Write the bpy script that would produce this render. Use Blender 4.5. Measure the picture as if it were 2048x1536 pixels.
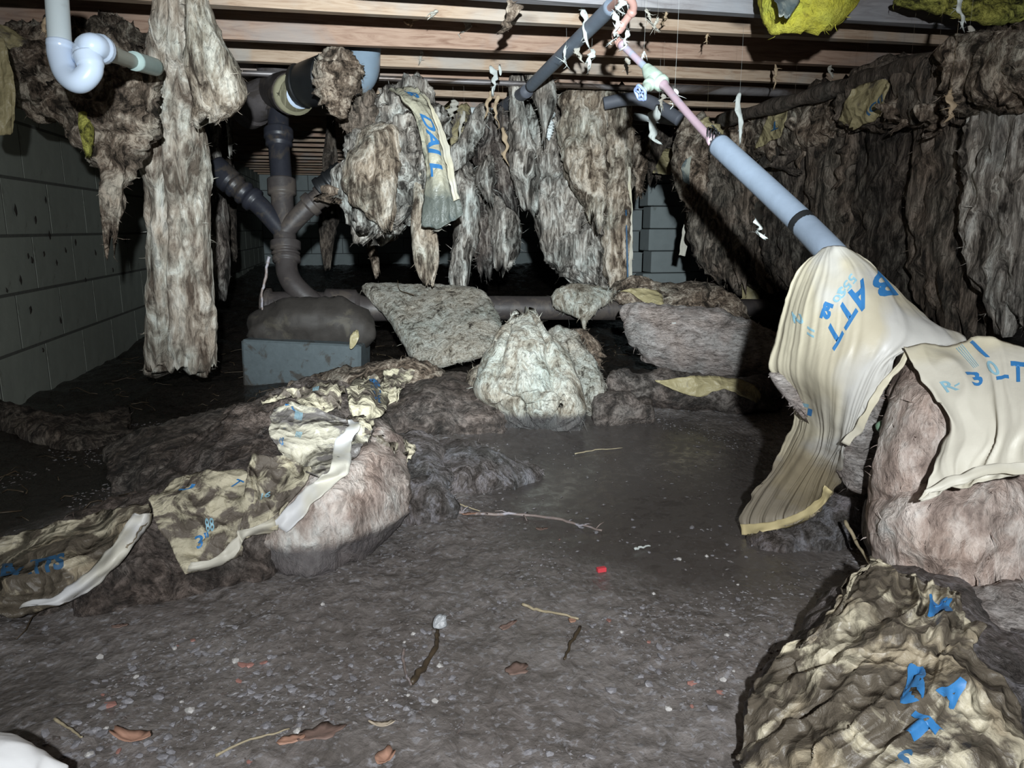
import bpy, bmesh, math, random
import numpy as np
from mathutils import Vector, Matrix
from mathutils.bvhtree import BVHTree

# ------------------------------------------------------------------ camera, world, light, exposure
for o in list(bpy.data.objects): bpy.data.objects.remove(o)
SC = bpy.context.scene
FPX, W2, H2 = 1500.0, 1024.0, 768.0
YAW, PITCH, CAMZ = math.radians(11.5), math.radians(11.7), 0.65
cd = bpy.data.cameras.new('camera'); cam = bpy.data.objects.new('camera', cd)
SC.collection.objects.link(cam); SC.camera = cam
cd.sensor_width = 36; cd.lens = FPX / 2048 * 36; cd.clip_start = 0.02; cd.clip_end = 50
cam.location = (0, 0, CAMZ); cam.rotation_euler = (math.pi/2 - PITCH, 0, -YAW)

wd = bpy.data.worlds.new('world'); SC.world = wd; wd.use_nodes = True
wd.node_tree.nodes['Background'].inputs[0].default_value = (0.75, 0.85, 1.0, 1)
wd.node_tree.nodes['Background'].inputs[1].default_value = 0.006

def lamp(name, loc, aim, energy, angle, blend, col, size):
    l = bpy.data.lights.new(name, 'SPOT'); l.energy = energy; l.spot_size = math.radians(angle)
    l.spot_blend = blend; l.color = col; l.shadow_soft_size = size
    o = bpy.data.objects.new(name, l); SC.collection.objects.link(o); o.location = loc
    o.rotation_euler = (Vector(aim) - Vector(loc)).to_track_quat('-Z', 'Y').to_euler()
    return o
# a headlamp worn just behind and above the camera
lamp('headlamp', (0.0, -0.34, CAMZ + 0.20), (0.80, 3.0, 0.62), 125, 118, 1.0, (0.93, 0.97, 1.0), 0.018)
# its narrow beam, reaching the far end of the crawl space
lamp('headlamp_beam', (0.0, -0.32, CAMZ + 0.20), (0.62, 4.2, 0.82), 540, 52, 1.0, (0.86, 0.955, 1.0), 0.018)
vs = SC.view_settings
vs.view_transform = 'Standard'; vs.look = 'None'; vs.gamma = 1; vs.use_curve_mapping = False; vs.exposure = 0.25

# ------------------------------------------------------------------ geometry of the view (used to measure places off the photograph)
FW = np.array([math.sin(YAW)*math.cos(PITCH), math.cos(YAW)*math.cos(PITCH), -math.sin(PITCH)])
RT = np.array([math.cos(YAW), -math.sin(YAW), 0.0]); UP = np.cross(RT, FW)
CAM = np.array([0, 0, CAMZ])
def ray(px, py): return FW + RT*((px-W2)/FPX) + UP*(-(py-H2)/FPX)
def P(px, py, d): return CAM + ray(px, py)*d
ZC = 1.33                                   # underside of the joists
WX = -1.2                                   # left wall face

# ------------------------------------------------------------------ noise
_rs = np.random.RandomState(7); PERM = _rs.permutation(256); PERM = np.concatenate([PERM, PERM, PERM])
VAL = _rs.rand(256)*2-1
def vnoise(p):
    i = np.floor(p).astype(np.int64); f = p - i; f = f*f*f*(f*(f*6-15)+10); i &= 255
    x0, y0, z0 = i[..., 0], i[..., 1], i[..., 2]
    def h(a, b, c): return VAL[PERM[PERM[PERM[(x0+a) & 255] + ((y0+b) & 255)] + ((z0+c) & 255)]]
    fx, fy, fz = f[..., 0], f[..., 1], f[..., 2]
    l = lambda a, b, t: a + (b-a)*t
    return l(l(l(h(0,0,0), h(1,0,0), fx), l(h(0,1,0), h(1,1,0), fx), fy), l(l(h(0,0,1), h(1,0,1), fx), l(h(0,1,1), h(1,1,1), fx), fy), fz)
def fbm(p, octs=4, g=0.5):
    a, s, t = 1.0, 0, 0
    for k in range(octs): s = s + a*vnoise(p*(2.03**k) + 17.3*k); t += a; a *= g
    return s/t
def ridge(p, octs=3):
    a, s, t = 1.0, 0, 0
    for k in range(octs): s = s + a*(1-2*np.abs(vnoise(p*(2.03**k) + 31.7*k))); t += a; a *= 0.5
    return s/t

# ------------------------------------------------------------------ floor height
def sstep(a, b, x): t = np.clip((x-a)/(b-a), 0, 1); return t*t*(3-2*t)
BUMPS = []       # (x, y, rx, ry, h)
PUDS = [(0.72, 1.75, 0.42, 0.75), (0.62, 2.4, 0.30, .35), (-0.02, 0.98, 0.4, 0.13)]
def hf(x, y):
    x = np.asarray(x, float); y = np.asarray(y, float)
    z = 0.17*sstep(3.6, 10, y) + 0.03*sstep(-.5, -1.2, x)
    q = np.stack([x, y, x*0+3.3], -1)
    pud = 0
    for (a, b, ra, rb) in PUDS: pud = np.maximum(pud, np.exp(-(((x-a)/ra)**2 + ((y-b)/rb)**2)**2))
    for (a, b, ra, rb, h) in BUMPS: z = z + h*np.exp(-(((x-a)/ra)**2 + ((y-b)/rb)**2))
    rough = (1-0.93*pud)
    z = z + 0.014*fbm(q*5, 3)*rough*(1+1.5*sstep(2.2, 4, y)) + 0.0045*ridge(q*19, 3)*rough*sstep(-.35, .3, vnoise(q*3.1)+.1) + 0.004*fbm(q*48, 3)*rough
    return z
def FP(px, py, off=0.0):
    r = ray(px, py); z = 0.0
    for _ in range(8):
        t = (z + off - CAMZ)/r[2] if r[2] < -1e-4 else 12.0
        t = min(max(t, .3), 14); q = CAM + r*t; z = float(hf(q[0], q[1]))
    return q
def FD(px, py): return float(np.dot(FP(px, py)-CAM, FW))
def plane_d(px, py, axis, val): r = ray(px, py); return (val-CAM[axis])/r[axis]
def CP(px, py, z=ZC): return CAM + ray(px, py)*plane_d(px, py, 2, z)

def bump(px, py, rx, ry, h):
    q = FP(px, py); BUMPS.append((q[0], q[1], rx, ry, h))

# ------------------------------------------------------------------ object helpers
ORG = {}
def props(o, label=None, cat=None, group=None, kind=None):
    if label: o['label'] = label
    if cat: o['category'] = cat
    if group: o['group'] = group
    if kind: o['kind'] = kind
    return o
def thing(name, label, cat, loc, group=None, kind=None):
    o = bpy.data.objects.new(name, None); SC.collection.objects.link(o); o.location = loc
    o.empty_display_size = .05; ORG[o.name] = np.array(loc, float)
    return props(o, label, cat, group, kind)
def mk(name, V, Fc, m, parent=None, smooth=True, label=None, cat=None, group=None, kind=None):
    V = np.asarray(V, float)
    if parent is not None: og = ORG[parent.name]; loc = (0, 0, 0)
    else: og = np.array([(V[:, 0].min()+V[:, 0].max())/2, (V[:, 1].min()+V[:, 1].max())/2, V[:, 2].min()]); loc = og
    me = bpy.data.meshes.new(name); A = V-og
    me.from_pydata(A.tolist(), [], Fc if isinstance(Fc, list) else Fc.tolist())
    if smooth: me.polygons.foreach_set('use_smooth', [True]*len(me.polygons))
    me.materials.append(m)
    o = bpy.data.objects.new(name, me); SC.collection.objects.link(o); o.location = loc
    if parent is not None: o.parent = parent
    ORG[o.name] = og
    return props(o, label, cat, group, kind)
def boxv(c, s, rot=0):
    c = np.array(c, float); s = np.array(s, float)/2
    v = np.array([[i, j, k] for i in (-1, 1) for j in (-1, 1) for k in (-1, 1)], float)*s
    if rot: cr, sr = math.cos(rot), math.sin(rot); v = np.stack([v[:, 0]*cr-v[:, 1]*sr, v[:, 0]*sr+v[:, 1]*cr, v[:, 2]], 1)
    return v+c
BOXF = [[0, 1, 3, 2], [4, 6, 7, 5], [0, 4, 5, 1], [2, 3, 7, 6], [0, 2, 6, 4], [1, 5, 7, 3]]
def merge(parts):
    V, Fc, n = [], [], 0
    for v, f in parts:
        V.append(np.asarray(v)); Fc += [[i+n for i in q] for q in (f if isinstance(f, list) else f.tolist())]; n += len(v)
    return np.concatenate(V), Fc
def bevelbox(c, s, b=0.004, rot=0, jit=0, seed=0):
    """12..50 triangle box with chamfered edges"""
    c = np.array(c, float); s = np.array(s, float)/2; r = np.random.RandomState(seed)
    V = []; idx = {}
    for i in (-1, 1):
        for j in (-1, 1):
            for k in (-1, 1):
                for a in range(3):
                    v = np.array([i, j, k], float)*(s-b); v[a] = [i, j, k][a]*s[a]
                    idx[(i, j, k, a)] = len(V); V.append(v)
    Fc = []
    S4 = [(-1, -1), (1, -1), (1, 1), (-1, 1)]
    for a in range(3):
        for sg in (-1, 1):
            q = []
            for (m, n) in S4:
                t = [0, 0, 0]; t[a] = sg; t[(a+1) % 3] = m; t[(a+2) % 3] = n; q.append(idx[(*t, a)])
            Fc.append(q if sg > 0 else q[::-1])
    for a in range(3):
        b1, b2 = (a+1) % 3, (a+2) % 3
        for m in (-1, 1):
            for n in (-1, 1):
                def I(sg, ax): t = [0, 0, 0]; t[a] = sg; t[b1] = m; t[b2] = n; return idx[(*t, ax)]
                q = [I(-1, b1), I(1, b1), I(1, b2), I(-1, b2)]; Fc.append(q if m*n < 0 else q[::-1])
    for i in (-1, 1):
        for j in (-1, 1):
            for k in (-1, 1): Fc.append([idx[(i, j, k, a)] for a in ((0, 1, 2) if i*j*k > 0 else (2, 1, 0))])
    V = np.array(V)
    if jit: V = V + r.uniform(-jit, jit, V.shape)
    if rot: cr, sr = math.cos(rot), math.sin(rot); V = np.stack([V[:, 0]*cr-V[:, 1]*sr, V[:, 0]*sr+V[:, 1]*cr, V[:, 2]], 1)
    return V+c, Fc

def tube(pts, r, seg=16, caps=True, hollow=0):
    """sweep a circle; r scalar or list"""
    pts = np.array(pts, float); n = len(pts); r = np.ones(n)*r if np.isscalar(r) else np.array(r, float)
    T = np.gradient(pts, axis=0)
    for i in range(n):
        if np.linalg.norm(T[i]) < 1e-7: T[i] = T[i-1] if i else pts[-1]-pts[0]
    T /= np.linalg.norm(T, axis=1)[:, None]
    u = np.cross(T[0], [0, 0, 1.0]);
    if np.linalg.norm(u) < 1e-3: u = np.cross(T[0], [1.0, 0, 0])
    V = []; a = np.linspace(0, 2*math.pi, seg, endpoint=False)
    for i in range(n):
        u = u - T[i]*np.dot(u, T[i]); u /= np.linalg.norm(u); w = np.cross(T[i], u)
        V.append(pts[i] + r[i]*(np.cos(a)[:, None]*u + np.sin(a)[:, None]*w))
    V = np.concatenate(V); Fc = []
    for i in range(n-1):
        for k in range(seg): k2 = (k+1) % seg; Fc.append([i*seg+k, i*seg+k2, (i+1)*seg+k2, (i+1)*seg+k])
    if caps: Fc.append(list(range(seg))[::-1]); Fc.append([(n-1)*seg+k for k in range(seg)])
    return V, Fc
def smooth_path(pts, n=24):
    """Catmull-Rom through the points (any dimension)"""
    p = np.array(pts, float)
    if len(p) < 3: return np.array([p[0] + (p[-1]-p[0])*t for t in np.linspace(0, 1, n)])
    e = np.vstack([2*p[0]-p[1], p, 2*p[-1]-p[-2]]); out = []
    for t in np.linspace(0, len(p)-1-1e-9, n):
        i = int(t); f = t-i; a, b, c, d = e[i], e[i+1], e[i+2], e[i+3]
        out.append(0.5*((2*b) + (-a+c)*f + (2*a-5*b+4*c-d)*f*f + (-a+3*b-3*c+d)*f**3))
    return np.array(out)
def crgrid(C, n0, n1):
    """Catmull-Rom resample of a control grid C (a,b,k)"""
    C = np.array(C, float)
    A = np.stack([smooth_path(C[:, j], n0) for j in range(C.shape[1])], 1)
    return np.stack([smooth_path(A[i], n1) for i in range(n0)], 0)
def gnormals(G, closed=False):
    du = (np.roll(G, -1, 1)-np.roll(G, 1, 1)) if closed else np.gradient(G, axis=1)
    dv = np.gradient(G, axis=0); N = np.cross(du, dv)
    return N/(np.linalg.norm(N, axis=2, keepdims=True)+1e-9)
def gfaces(nv, nu, closed, base=0, flip=False):
    i = np.arange(nv-1)[:, None]; j = np.arange(nu if closed else nu-1)[None]; j2 = (j+1) % nu
    q = np.stack([i*nu+j, i*nu+j2, (i+1)*nu+j2, (i+1)*nu+j], -1).reshape(-1, 4)+base
    return q[:, ::-1] if flip else q
def fibres(pts, nrm, n, ln, seed, w=0.0009, down=0.3):
    """loose glass fibre ends standing off a torn edge"""
    r = np.random.RandomState(seed); V = []; Fc = []
    k = r.randint(0, len(pts), n)
    for c, i in enumerate(k):
        p = pts[i]; d = nrm[i] + r.normal(0, .7, 3); d[2] -= down; d /= np.linalg.norm(d)+1e-9
        L = ln*r.uniform(.3, 1.3); s = np.cross(d, r.normal(0, 1, 3)); s /= np.linalg.norm(s)+1e-9
        e = r.normal(0, .35, 3)*L; ww = w*r.uniform(.6, 1.8)
        V += [p-d*.004-s*ww, p-d*.004+s*ww, p+d*L*.5+e*.3+s*ww*.8, p+d*L*.5+e*.3-s*ww*.8, p+d*L+e]
        b = 5*c; Fc += [[b, b+1, b+2, b+3], [b+3, b+2, b+4]]
    return np.array(V), Fc

BV = {}
def reg(key, V, Fc):
    BV[key] = BVHTree.FromPolygons([tuple(v) for v in np.asarray(V)], [tuple(f) for f in (Fc if isinstance(Fc, list) else Fc.tolist())])
    return key

def rp(x, y, d):
    return FP(x, y) if d is None else P(x, y, d)

def loft(name, rows, m, seed=0, n=None, amp=(0.018, 0.010, 0.004), stretch=(1, 1, .4), frq=(7, 22, 60), ragg=0.03, ragt=0.0,
         fib=60, fl=0.02, crease=None, sup=2.4, key=None, res=1.0, floor=False, **kw):
    """closed lumpy body; rows (xL,yL,dL,xR,yR,dR,t): two outline points measured in the photo with their depths, and half thickness"""
    R = []
    for (xl, yl, dl, xr, yr, dr, t) in rows:
        a, b = rp(xl, yl, dl), rp(xr, yr, dr); R.append(np.concatenate([a, b, [t]]))
    R = np.array(R)
    lenp = sum(math.hypot((rows[i+1][0]+rows[i+1][3]-rows[i][0]-rows[i][3])/2, (rows[i+1][1]+rows[i+1][4]-rows[i][1]-rows[i][4])/2) for i in range(len(rows)-1))
    wp = max(math.hypot(r[0]-r[3], r[1]-r[4]) for r in rows)
    nv = int(np.clip(lenp/5*res, 14, 170)); nu = int(np.clip(wp*2.6/5*res, 18, 220))
    R = smooth_path(R, nv); A, B, t = R[:, :3], R[:, 3:6], R[:, 6]
    Cn = (A+B)/2; ax = (B-A)/2; T = np.gradient(Cn, axis=0)
    dp = np.cross(T, ax); dp /= np.linalg.norm(dp, axis=1)[:, None]+1e-9
    for i in range(nv):
        if np.dot(dp[i], CAM-Cn[i]) < 0: dp[i] *= -1            # towards the viewer = front
    th = np.linspace(0, 2*math.pi, nu, endpoint=False)
    cs, sn = np.cos(th), np.sin(th)
    cx = np.sign(cs)*np.abs(cs)**(2/sup); sx = np.sign(sn)*np.abs(sn)**(2/sup)
    v = np.linspace(0, 1, nv)
    endt = np.clip(np.minimum(v*nv/1.5+.5, (1-v)*nv/1.5+.5), 0, 1)**.5
    G = Cn[:, None] + ax[:, None]*cx[None, :, None]*endt[:, None, None] + dp[:, None]*(t*endt)[:, None, None]*sx[None, :, None]
    N = gnormals(G, True); c0 = G.mean(axis=1, keepdims=True)
    if np.sum(N*(G-c0)) < 0: N = -N
    s3 = np.array(stretch); off = seed*3.7
    wsz = np.minimum(1, np.linalg.norm(ax, axis=1)/0.06)[:, None]
    D = (amp[0]*fbm(G*s3*frq[0]+off, 3) + amp[1]*ridge(G*s3*frq[1]+off, 2))*wsz + amp[2]*fbm(G*s3*frq[2]+off, 2)*np.maximum(.4, wsz)
    if crease:
        for (cu, wd_, dd) in crease:                         # cu: across position -1..1 on the front
            wob = 0.12*fbm(np.stack([v*3+seed, v*0, v*0], -1), 2)
            D = D - dd*np.exp(-((cx[None, :]-(cu+wob[:, None]))/wd_)**2)*(sx[None, :] > 0)
    G = G + N*D[..., None]
    tdir = T/(np.linalg.norm(T, axis=1)[:, None]+1e-9)
    k = np.stack([cx*2.2+seed, sx*1.2, cx*0], -1)
    rg = (fbm(k*3, 3)*1.3+.8*ridge(k*5.5, 2)+.2)
    if ragg: G = G + tdir[-1][None, None]*(rg*ragg)[None, :, None]*(np.clip((v-.72)/.28, 0, 1)**1.5)[:, None, None]
    if ragt: G = G - tdir[0][None, None]*(rg[::-1]*ragt)[None, :, None]*(np.clip((.28-v)/.28, 0, 1)**1.5)[:, None, None]
    if floor: G[..., 2] = np.maximum(G[..., 2], -0.03)
    V = G.reshape(-1, 3); Fc = gfaces(nv, nu, True).tolist()
    for (i, fl_) in ((0, True), (nv-1, False)):
        c = V[i*nu:(i+1)*nu].mean(0); V = np.vstack([V, c]); ci = len(V)-1
        for j in range(nu): q = [i*nu+j, i*nu+(j+1) % nu, ci]; Fc.append(q[::-1] if fl_ else q)
    # orientation
    if key: reg(key, V, Fc)
    parts = [(V, Fc)]
    if fib:
        e = np.concatenate([G[-4:].reshape(-1, 3), G[:, ::max(1, nu//10)].reshape(-1, 3)]); en = np.concatenate([N[-4:].reshape(-1, 3), N[:, ::max(1, nu//10)].reshape(-1, 3)])
        parts.append(fibres(e, en, fib, fl, seed+5))
    ex = globals().get('EXTRA')
    if ex: parts += ex; ex.clear()
    V, Fc = merge(parts)
    o = mk(name, V, Fc, m, **kw)
    bm = bmesh.new(); bm.from_mesh(o.data); bmesh.ops.recalc_face_normals(bm, faces=bm.faces); bm.to_mesh(o.data); bm.free()
    return o

SH = {}
def sheet(name, rows, m, seed=0, thick=0.002, snap=None, off=0.010, folds=(0.006, 14, 1.2), crump=0.004, cfrq=14, edge=0.004, n=None, smooth=6,
          key=None, res=1.0, fib=0, fl=.02, relief=None, fprof=(1, 1), **kw):
    """a sheet through a control grid of (x, y, depth) points; snap: lay it on already built bodies"""
    C = []
    for r in rows:
        C.append([(x, y, (d if d is not None else FD(x, y))) for (x, y, d) in r])
    C = np.array(C, float)
    hp = np.linalg.norm(np.diff(C[..., :2], axis=0), axis=2).sum(0).max(); wp = np.linalg.norm(np.diff(C[..., :2], axis=1), axis=2).sum(1).max()
    nv = int(np.clip(hp/5*res, 10, 150)); nu = int(np.clip(wp/5*res, 10, 170))
    Q = crgrid(C, nv, nu)
    if snap:
        D = np.full((nv, nu), np.nan)
        for i in range(nv):
            for j in range(nu):
                r = ray(Q[i, j, 0], Q[i, j, 1]); L = np.linalg.norm(r); best = None
                for s in snap:
                    h = BV[s].ray_cast(Vector(CAM), Vector(r/L), 12.0)
                    if h[0] is not None and (best is None or h[3] < best): best = h[3]
                if best is not None: D[i, j] = best/L
        bad = np.isnan(D)
        if bad.any():
            for _ in range(60):
                if not np.isnan(D).any(): break
                Pd = np.pad(D, 1, constant_values=np.nan); st = np.stack([Pd[:-2, 1:-1], Pd[2:, 1:-1], Pd[1:-1, :-2], Pd[1:-1, 2:]])
                with np.errstate(all='ignore'):
                    mn = np.nanmean(st, axis=0)
                D = np.where(np.isnan(D), mn, D)
            D = np.where(np.isnan(D), Q[..., 2], D)
        for _ in range(smooth):
            Pd = np.pad(D, 1, mode='edge'); S = (Pd[:-2, 1:-1]+Pd[2:, 1:-1]+Pd[1:-1, :-2]+Pd[1:-1, 2:]+2*D)/6; D = np.minimum(S, D+0.01)
        Q[..., 2] = D-off
    G = CAM + (FW + RT*((Q[..., 0:1]-W2)/FPX) - UP*((Q[..., 1:2]-H2)/FPX))*Q[..., 2:3]
    N = gnormals(G);
    if np.sum(N*(CAM-G)) < 0: N = -N; flip = True
    else: flip = False
    u = np.linspace(0, 1, nu)[None, :]*np.ones((nv, 1)); v = np.linspace(0, 1, nv)[:, None]*np.ones((1, nu))
    fa, fu, fv = folds[:3]; an = folds[3] if len(folds) > 3 else 0.0
    ur, vr = u*math.cos(an)-v*math.sin(an), u*math.sin(an)+v*math.cos(an)
    uv = np.stack([ur*fu+seed*1.3+1.1*fbm(np.stack([u*2+seed, v*2, u*0], -1), 2), vr*fv, u*0+seed], -1)
    D = fa*ridge(uv, 2)*np.interp(v, np.linspace(0, 1, len(fprof)), fprof) + crump*ridge(G*cfrq+seed*5.1, 3) + crump*.3*ridge(G*cfrq*2.7+seed*3.3, 2)
    if relief: D = D + relief[0]*fbm(G*relief[1]+seed, 3) + relief[2]*ridge(G*relief[3]+seed, 2)
    if snap: D = np.maximum(D, -off*.8)
    G = G + N*D[..., None]
    eu = np.minimum(u, 1-u); ev = np.minimum(v, 1-v); w = np.exp(-(np.minimum(eu*wp, ev*hp)/10)**1)
    jit = np.stack([fbm(G*25+seed+9, 3), fbm(G*25+seed+19, 3), fbm(G*25+seed+29, 3)], -1)
    G = G + jit*edge*2*w[..., None]
    N = gnormals(G);
    if np.sum(N*(CAM-G)) < 0: N = -N
    prof = np.sqrt(np.clip(np.minimum(eu*wp, ev*hp)/14, 0.04, 1)) if thick > .006 else np.ones_like(u)
    B = G - N*(thick*prof)[..., None]
    n0 = nv*nu; V = np.concatenate([G.reshape(-1, 3), B.reshape(-1, 3)])
    f1 = gfaces(nv, nu, False, 0, not flip); f2 = gfaces(nv, nu, False, n0, flip)
    loop = [j for j in range(nu)] + [i*nu+nu-1 for i in range(1, nv)] + [(nv-1)*nu+j for j in range(nu-2, -1, -1)] + [i*nu for i in range(nv-2, 0, -1)]
    side = [[loop[k], loop[(k+1) % len(loop)], loop[(k+1) % len(loop)]+n0, loop[k]+n0] for k in range(len(loop))]
    Fc = f1.tolist()+f2.tolist()+side
    if key: reg(key, V, Fc)
    parts = [(V, Fc)]
    if fib:
        L = np.array(loop); parts.append(fibres(V[L], N.reshape(-1, 3)[L], fib, fl, seed+5))
    V, Fc = merge(parts)
    o = mk(name, V, Fc, m, **kw)
    bm = bmesh.new(); bm.from_mesh(o.data); bmesh.ops.recalc_face_normals(bm, faces=bm.faces); bm.to_mesh(o.data); bm.free()
    SH[o.name] = (G, N)
    return o
def on_sheet(o, u, v, off=0.0012):
    G, N = SH[o.name]; nv, nu = G.shape[:2]
    x = np.clip(u, 0, 1)*(nu-1.001); y = np.clip(v, 0, 1)*(nv-1.001); i = y.astype(int); j = x.astype(int); a = (x-j)[:, None]; b = (y-i)[:, None]
    f = lambda M: (M[i, j]*(1-a)+M[i, j+1]*a)*(1-b)+(M[i+1, j]*(1-a)+M[i+1, j+1]*a)*b
    return f(G)+f(N)*off
def lettering(o, text, u0, v0, A, B, m, bold=0.02, name='printed_lettering', label=None, keep=None, seed=0):
    """flat print on the facing: glyph x runs along A=(du,dv), glyph y along B, per letter height"""
    cu = bpy.data.curves.new('t', 'FONT'); cu.body = text; cu.size = 1.0; cu.offset = bold; cu.resolution_u = 3
    t = bpy.data.objects.new('t', cu); SC.collection.objects.link(t)
    dg = bpy.context.evaluated_depsgraph_get(); me = bpy.data.meshes.new_from_object(t.evaluated_get(dg))
    bm = bmesh.new(); bm.from_mesh(me); bmesh.ops.triangulate(bm, faces=bm.faces)
    for _ in range(3):
        es = [e for e in bm.edges if e.calc_length() > 0.09]
        if es: bmesh.ops.subdivide_edges(bm, edges=es, cuts=1)
        bmesh.ops.triangulate(bm, faces=[f for f in bm.faces if len(f.verts) > 3])
    v = np.array([x.co[:] for x in bm.verts]); fc = [[x.index for x in f.verts] for f in bm.faces]
    bm.verts.index_update(); fc = [[x.index for x in f.verts] for f in bm.faces]; bm.free()
    bpy.data.objects.remove(t); bpy.data.curves.remove(cu); bpy.data.meshes.remove(me)
    u = u0+v[:, 0]*A[0]+v[:, 1]*B[0]; w = v0+v[:, 0]*A[1]+v[:, 1]*B[1]
    ok = (u > 0.01) & (u < .99) & (w > .01) & (w < .99)
    q = on_sheet(o, u, w)
    if keep is not None:
        nz = vnoise(q*38+seed); ok = ok & (nz > keep)
    fc = [f for f in fc if all(ok[i] for i in f)]
    if not fc: return None
    used = sorted({i for f in fc for i in f}); mp = {a: b for b, a in enumerate(used)}
    r = mk(name, q[used], [[mp[i] for i in f] for f in fc], m, parent=o)
    if label: r['label'] = label
    return r

# ------------------------------------------------------------------ materials
def nt(name):
    m = bpy.data.materials.new(name); m.use_nodes = True; t = m.node_tree
    return m, t, t.nodes['Principled BSDF']
def nd(t, typ, **kw):
    n = t.nodes.new(typ)
    for k, v in kw.items():
        if k.startswith('i_'):
            key = k[2:]; key = int(key) if key.isdigit() else key.replace('_', ' ')
            n.inputs[key].default_value = v
        else: setattr(n, k, v)
    return n
def ramp(t, fac, stops):
    r = nd(t, 'ShaderNodeValToRGB'); e = r.color_ramp.elements
    while len(e) < len(stops): e.new(.5)
    for k, (p, c) in enumerate(stops): e[k].position = p; e[k].color = (*c, 1) if len(c) == 3 else c
    t.links.new(fac, r.inputs[0]); return r.outputs[0]
def noise(t, vec, scale, detail=6, dist=0.0, rough=.55):
    n = nd(t, 'ShaderNodeTexNoise', i_Scale=scale, i_Detail=detail, i_Distortion=dist, i_Roughness=rough); t.links.new(vec, n.inputs['Vector']); return n.outputs[0]
def mapping(t, sc=(1, 1, 1), loc=(0, 0, 0), rot=(0, 0, 0), src='Object'):
    c = nd(t, 'ShaderNodeTexCoord'); m = nd(t, 'ShaderNodeMapping', i_Scale=sc, i_Location=loc, i_Rotation=rot)
    t.links.new(c.outputs[src], m.inputs[0]); return m.outputs[0]
def mix(t, fac, a, b, mode='MIX'):
    x = nd(t, 'ShaderNodeMix', data_type='RGBA', blend_type=mode)
    for s, v in ((x.inputs[0], fac), (x.inputs[6], a), (x.inputs[7], b)):
        if hasattr(v, 'is_linked'): t.links.new(v, s)
        elif isinstance(v, (int, float)): s.default_value = v
        else: s.default_value = (*v, 1)
    return x.outputs[2]
def mth(t, op, a, b=0.0, clamp=False):
    x = nd(t, 'ShaderNodeMath', operation=op, use_clamp=clamp)
    for s, v in ((x.inputs[0], a), (x.inputs[1], b)):
        if hasattr(v, 'is_linked'): t.links.new(v, s)
        else: s.default_value = v
    return x.outputs[0]
def setbump(t, b, h, strength, dist=0.01):
    n = nd(t, 'ShaderNodeBump', i_Strength=strength, i_Distance=dist); t.links.new(h, n.inputs['Height']); t.links.new(n.outputs[0], b.inputs['Normal'])
def setin(t, b, name, v):
    if hasattr(v, 'is_linked'): t.links.new(v, b.inputs[name])
    elif isinstance(v, (int, float)): b.inputs[name].default_value = v
    else: b.inputs[name].default_value = (*v, 1)

def mat_ins(name, light, mid, dark, scale=16, stretch=(1, 1, .4), pos=(.36, .5, .64), rough=.92, bumps=.9, seed=0, stain=None, specks=.5, waterline=None):
    m, t, b = nt(name); v = mapping(t, stretch, (seed*1.7, seed*.9, seed))
    n1 = noise(t, v, scale, 10, 1.1, .68); n2 = noise(t, v, scale*5.5, 6, .8, .65); n3 = noise(t, v, scale*.33, 3, .3)
    vs_ = mapping(t, tuple(x*(.35 if x == min(stretch) and x < 1 else 1) for x in stretch), (seed, 0, 0)); n4 = noise(t, vs_, scale*3.2, 5, 1.5, .6)
    n1 = mth(t, 'ADD', mth(t, 'MULTIPLY', n1, .76), mth(t, 'MULTIPLY', n4, .24))
    c = ramp(t, n1, [(pos[0]+.05, dark), (pos[1], mid), (pos[2]-.06, light), (pos[2]+.05, tuple(min(.9, x*1.25) for x in light))])
    c = mix(t, 1.0, c, ramp(t, n2, [(.36, (1-specks,)*3), (.50, (1, 1, 1))]), 'MULTIPLY')
    c = mix(t, 1.0, c, ramp(t, noise(t, mapping(t, (1, 1, 1), (seed*3, 0, 5)), 5.0, 3, .4), [(.38, (1.0, .94, .88)), (.5, (1, .98, .95)), (.62, (.95, 1.0, .99))]), 'MULTIPLY')
    if stain: c = mix(t, ramp(t, n3, [(stain[0]-.05, (0, 0, 0)), (stain[0]+.05, (1, 1, 1))]), c, stain[1])
    if waterline is not None:
        g = nd(t, 'ShaderNodeNewGeometry'); s = nd(t, 'ShaderNodeSeparateXYZ'); t.links.new(g.outputs['Position'], s.inputs[0])
        z = mth(t, 'ADD', s.outputs[2], mth(t, 'MULTIPLY', n3, .03)); f = ramp(t, z, [(waterline, (.85,)*3), (waterline+.02, (0, 0, 0))])
        c = mix(t, f, c, (.10, .095, .10))
    setin(t, b, 'Base Color', c); setin(t, b, 'Roughness', rough); b.inputs['Specular IOR Level'].default_value = .25 if rough > .7 else .5
    setbump(t, b, mth(t, 'ADD', n1, mth(t, 'MULTIPLY', n2, .45)), min(1, bumps*1.1), .022)
    return m
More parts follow.
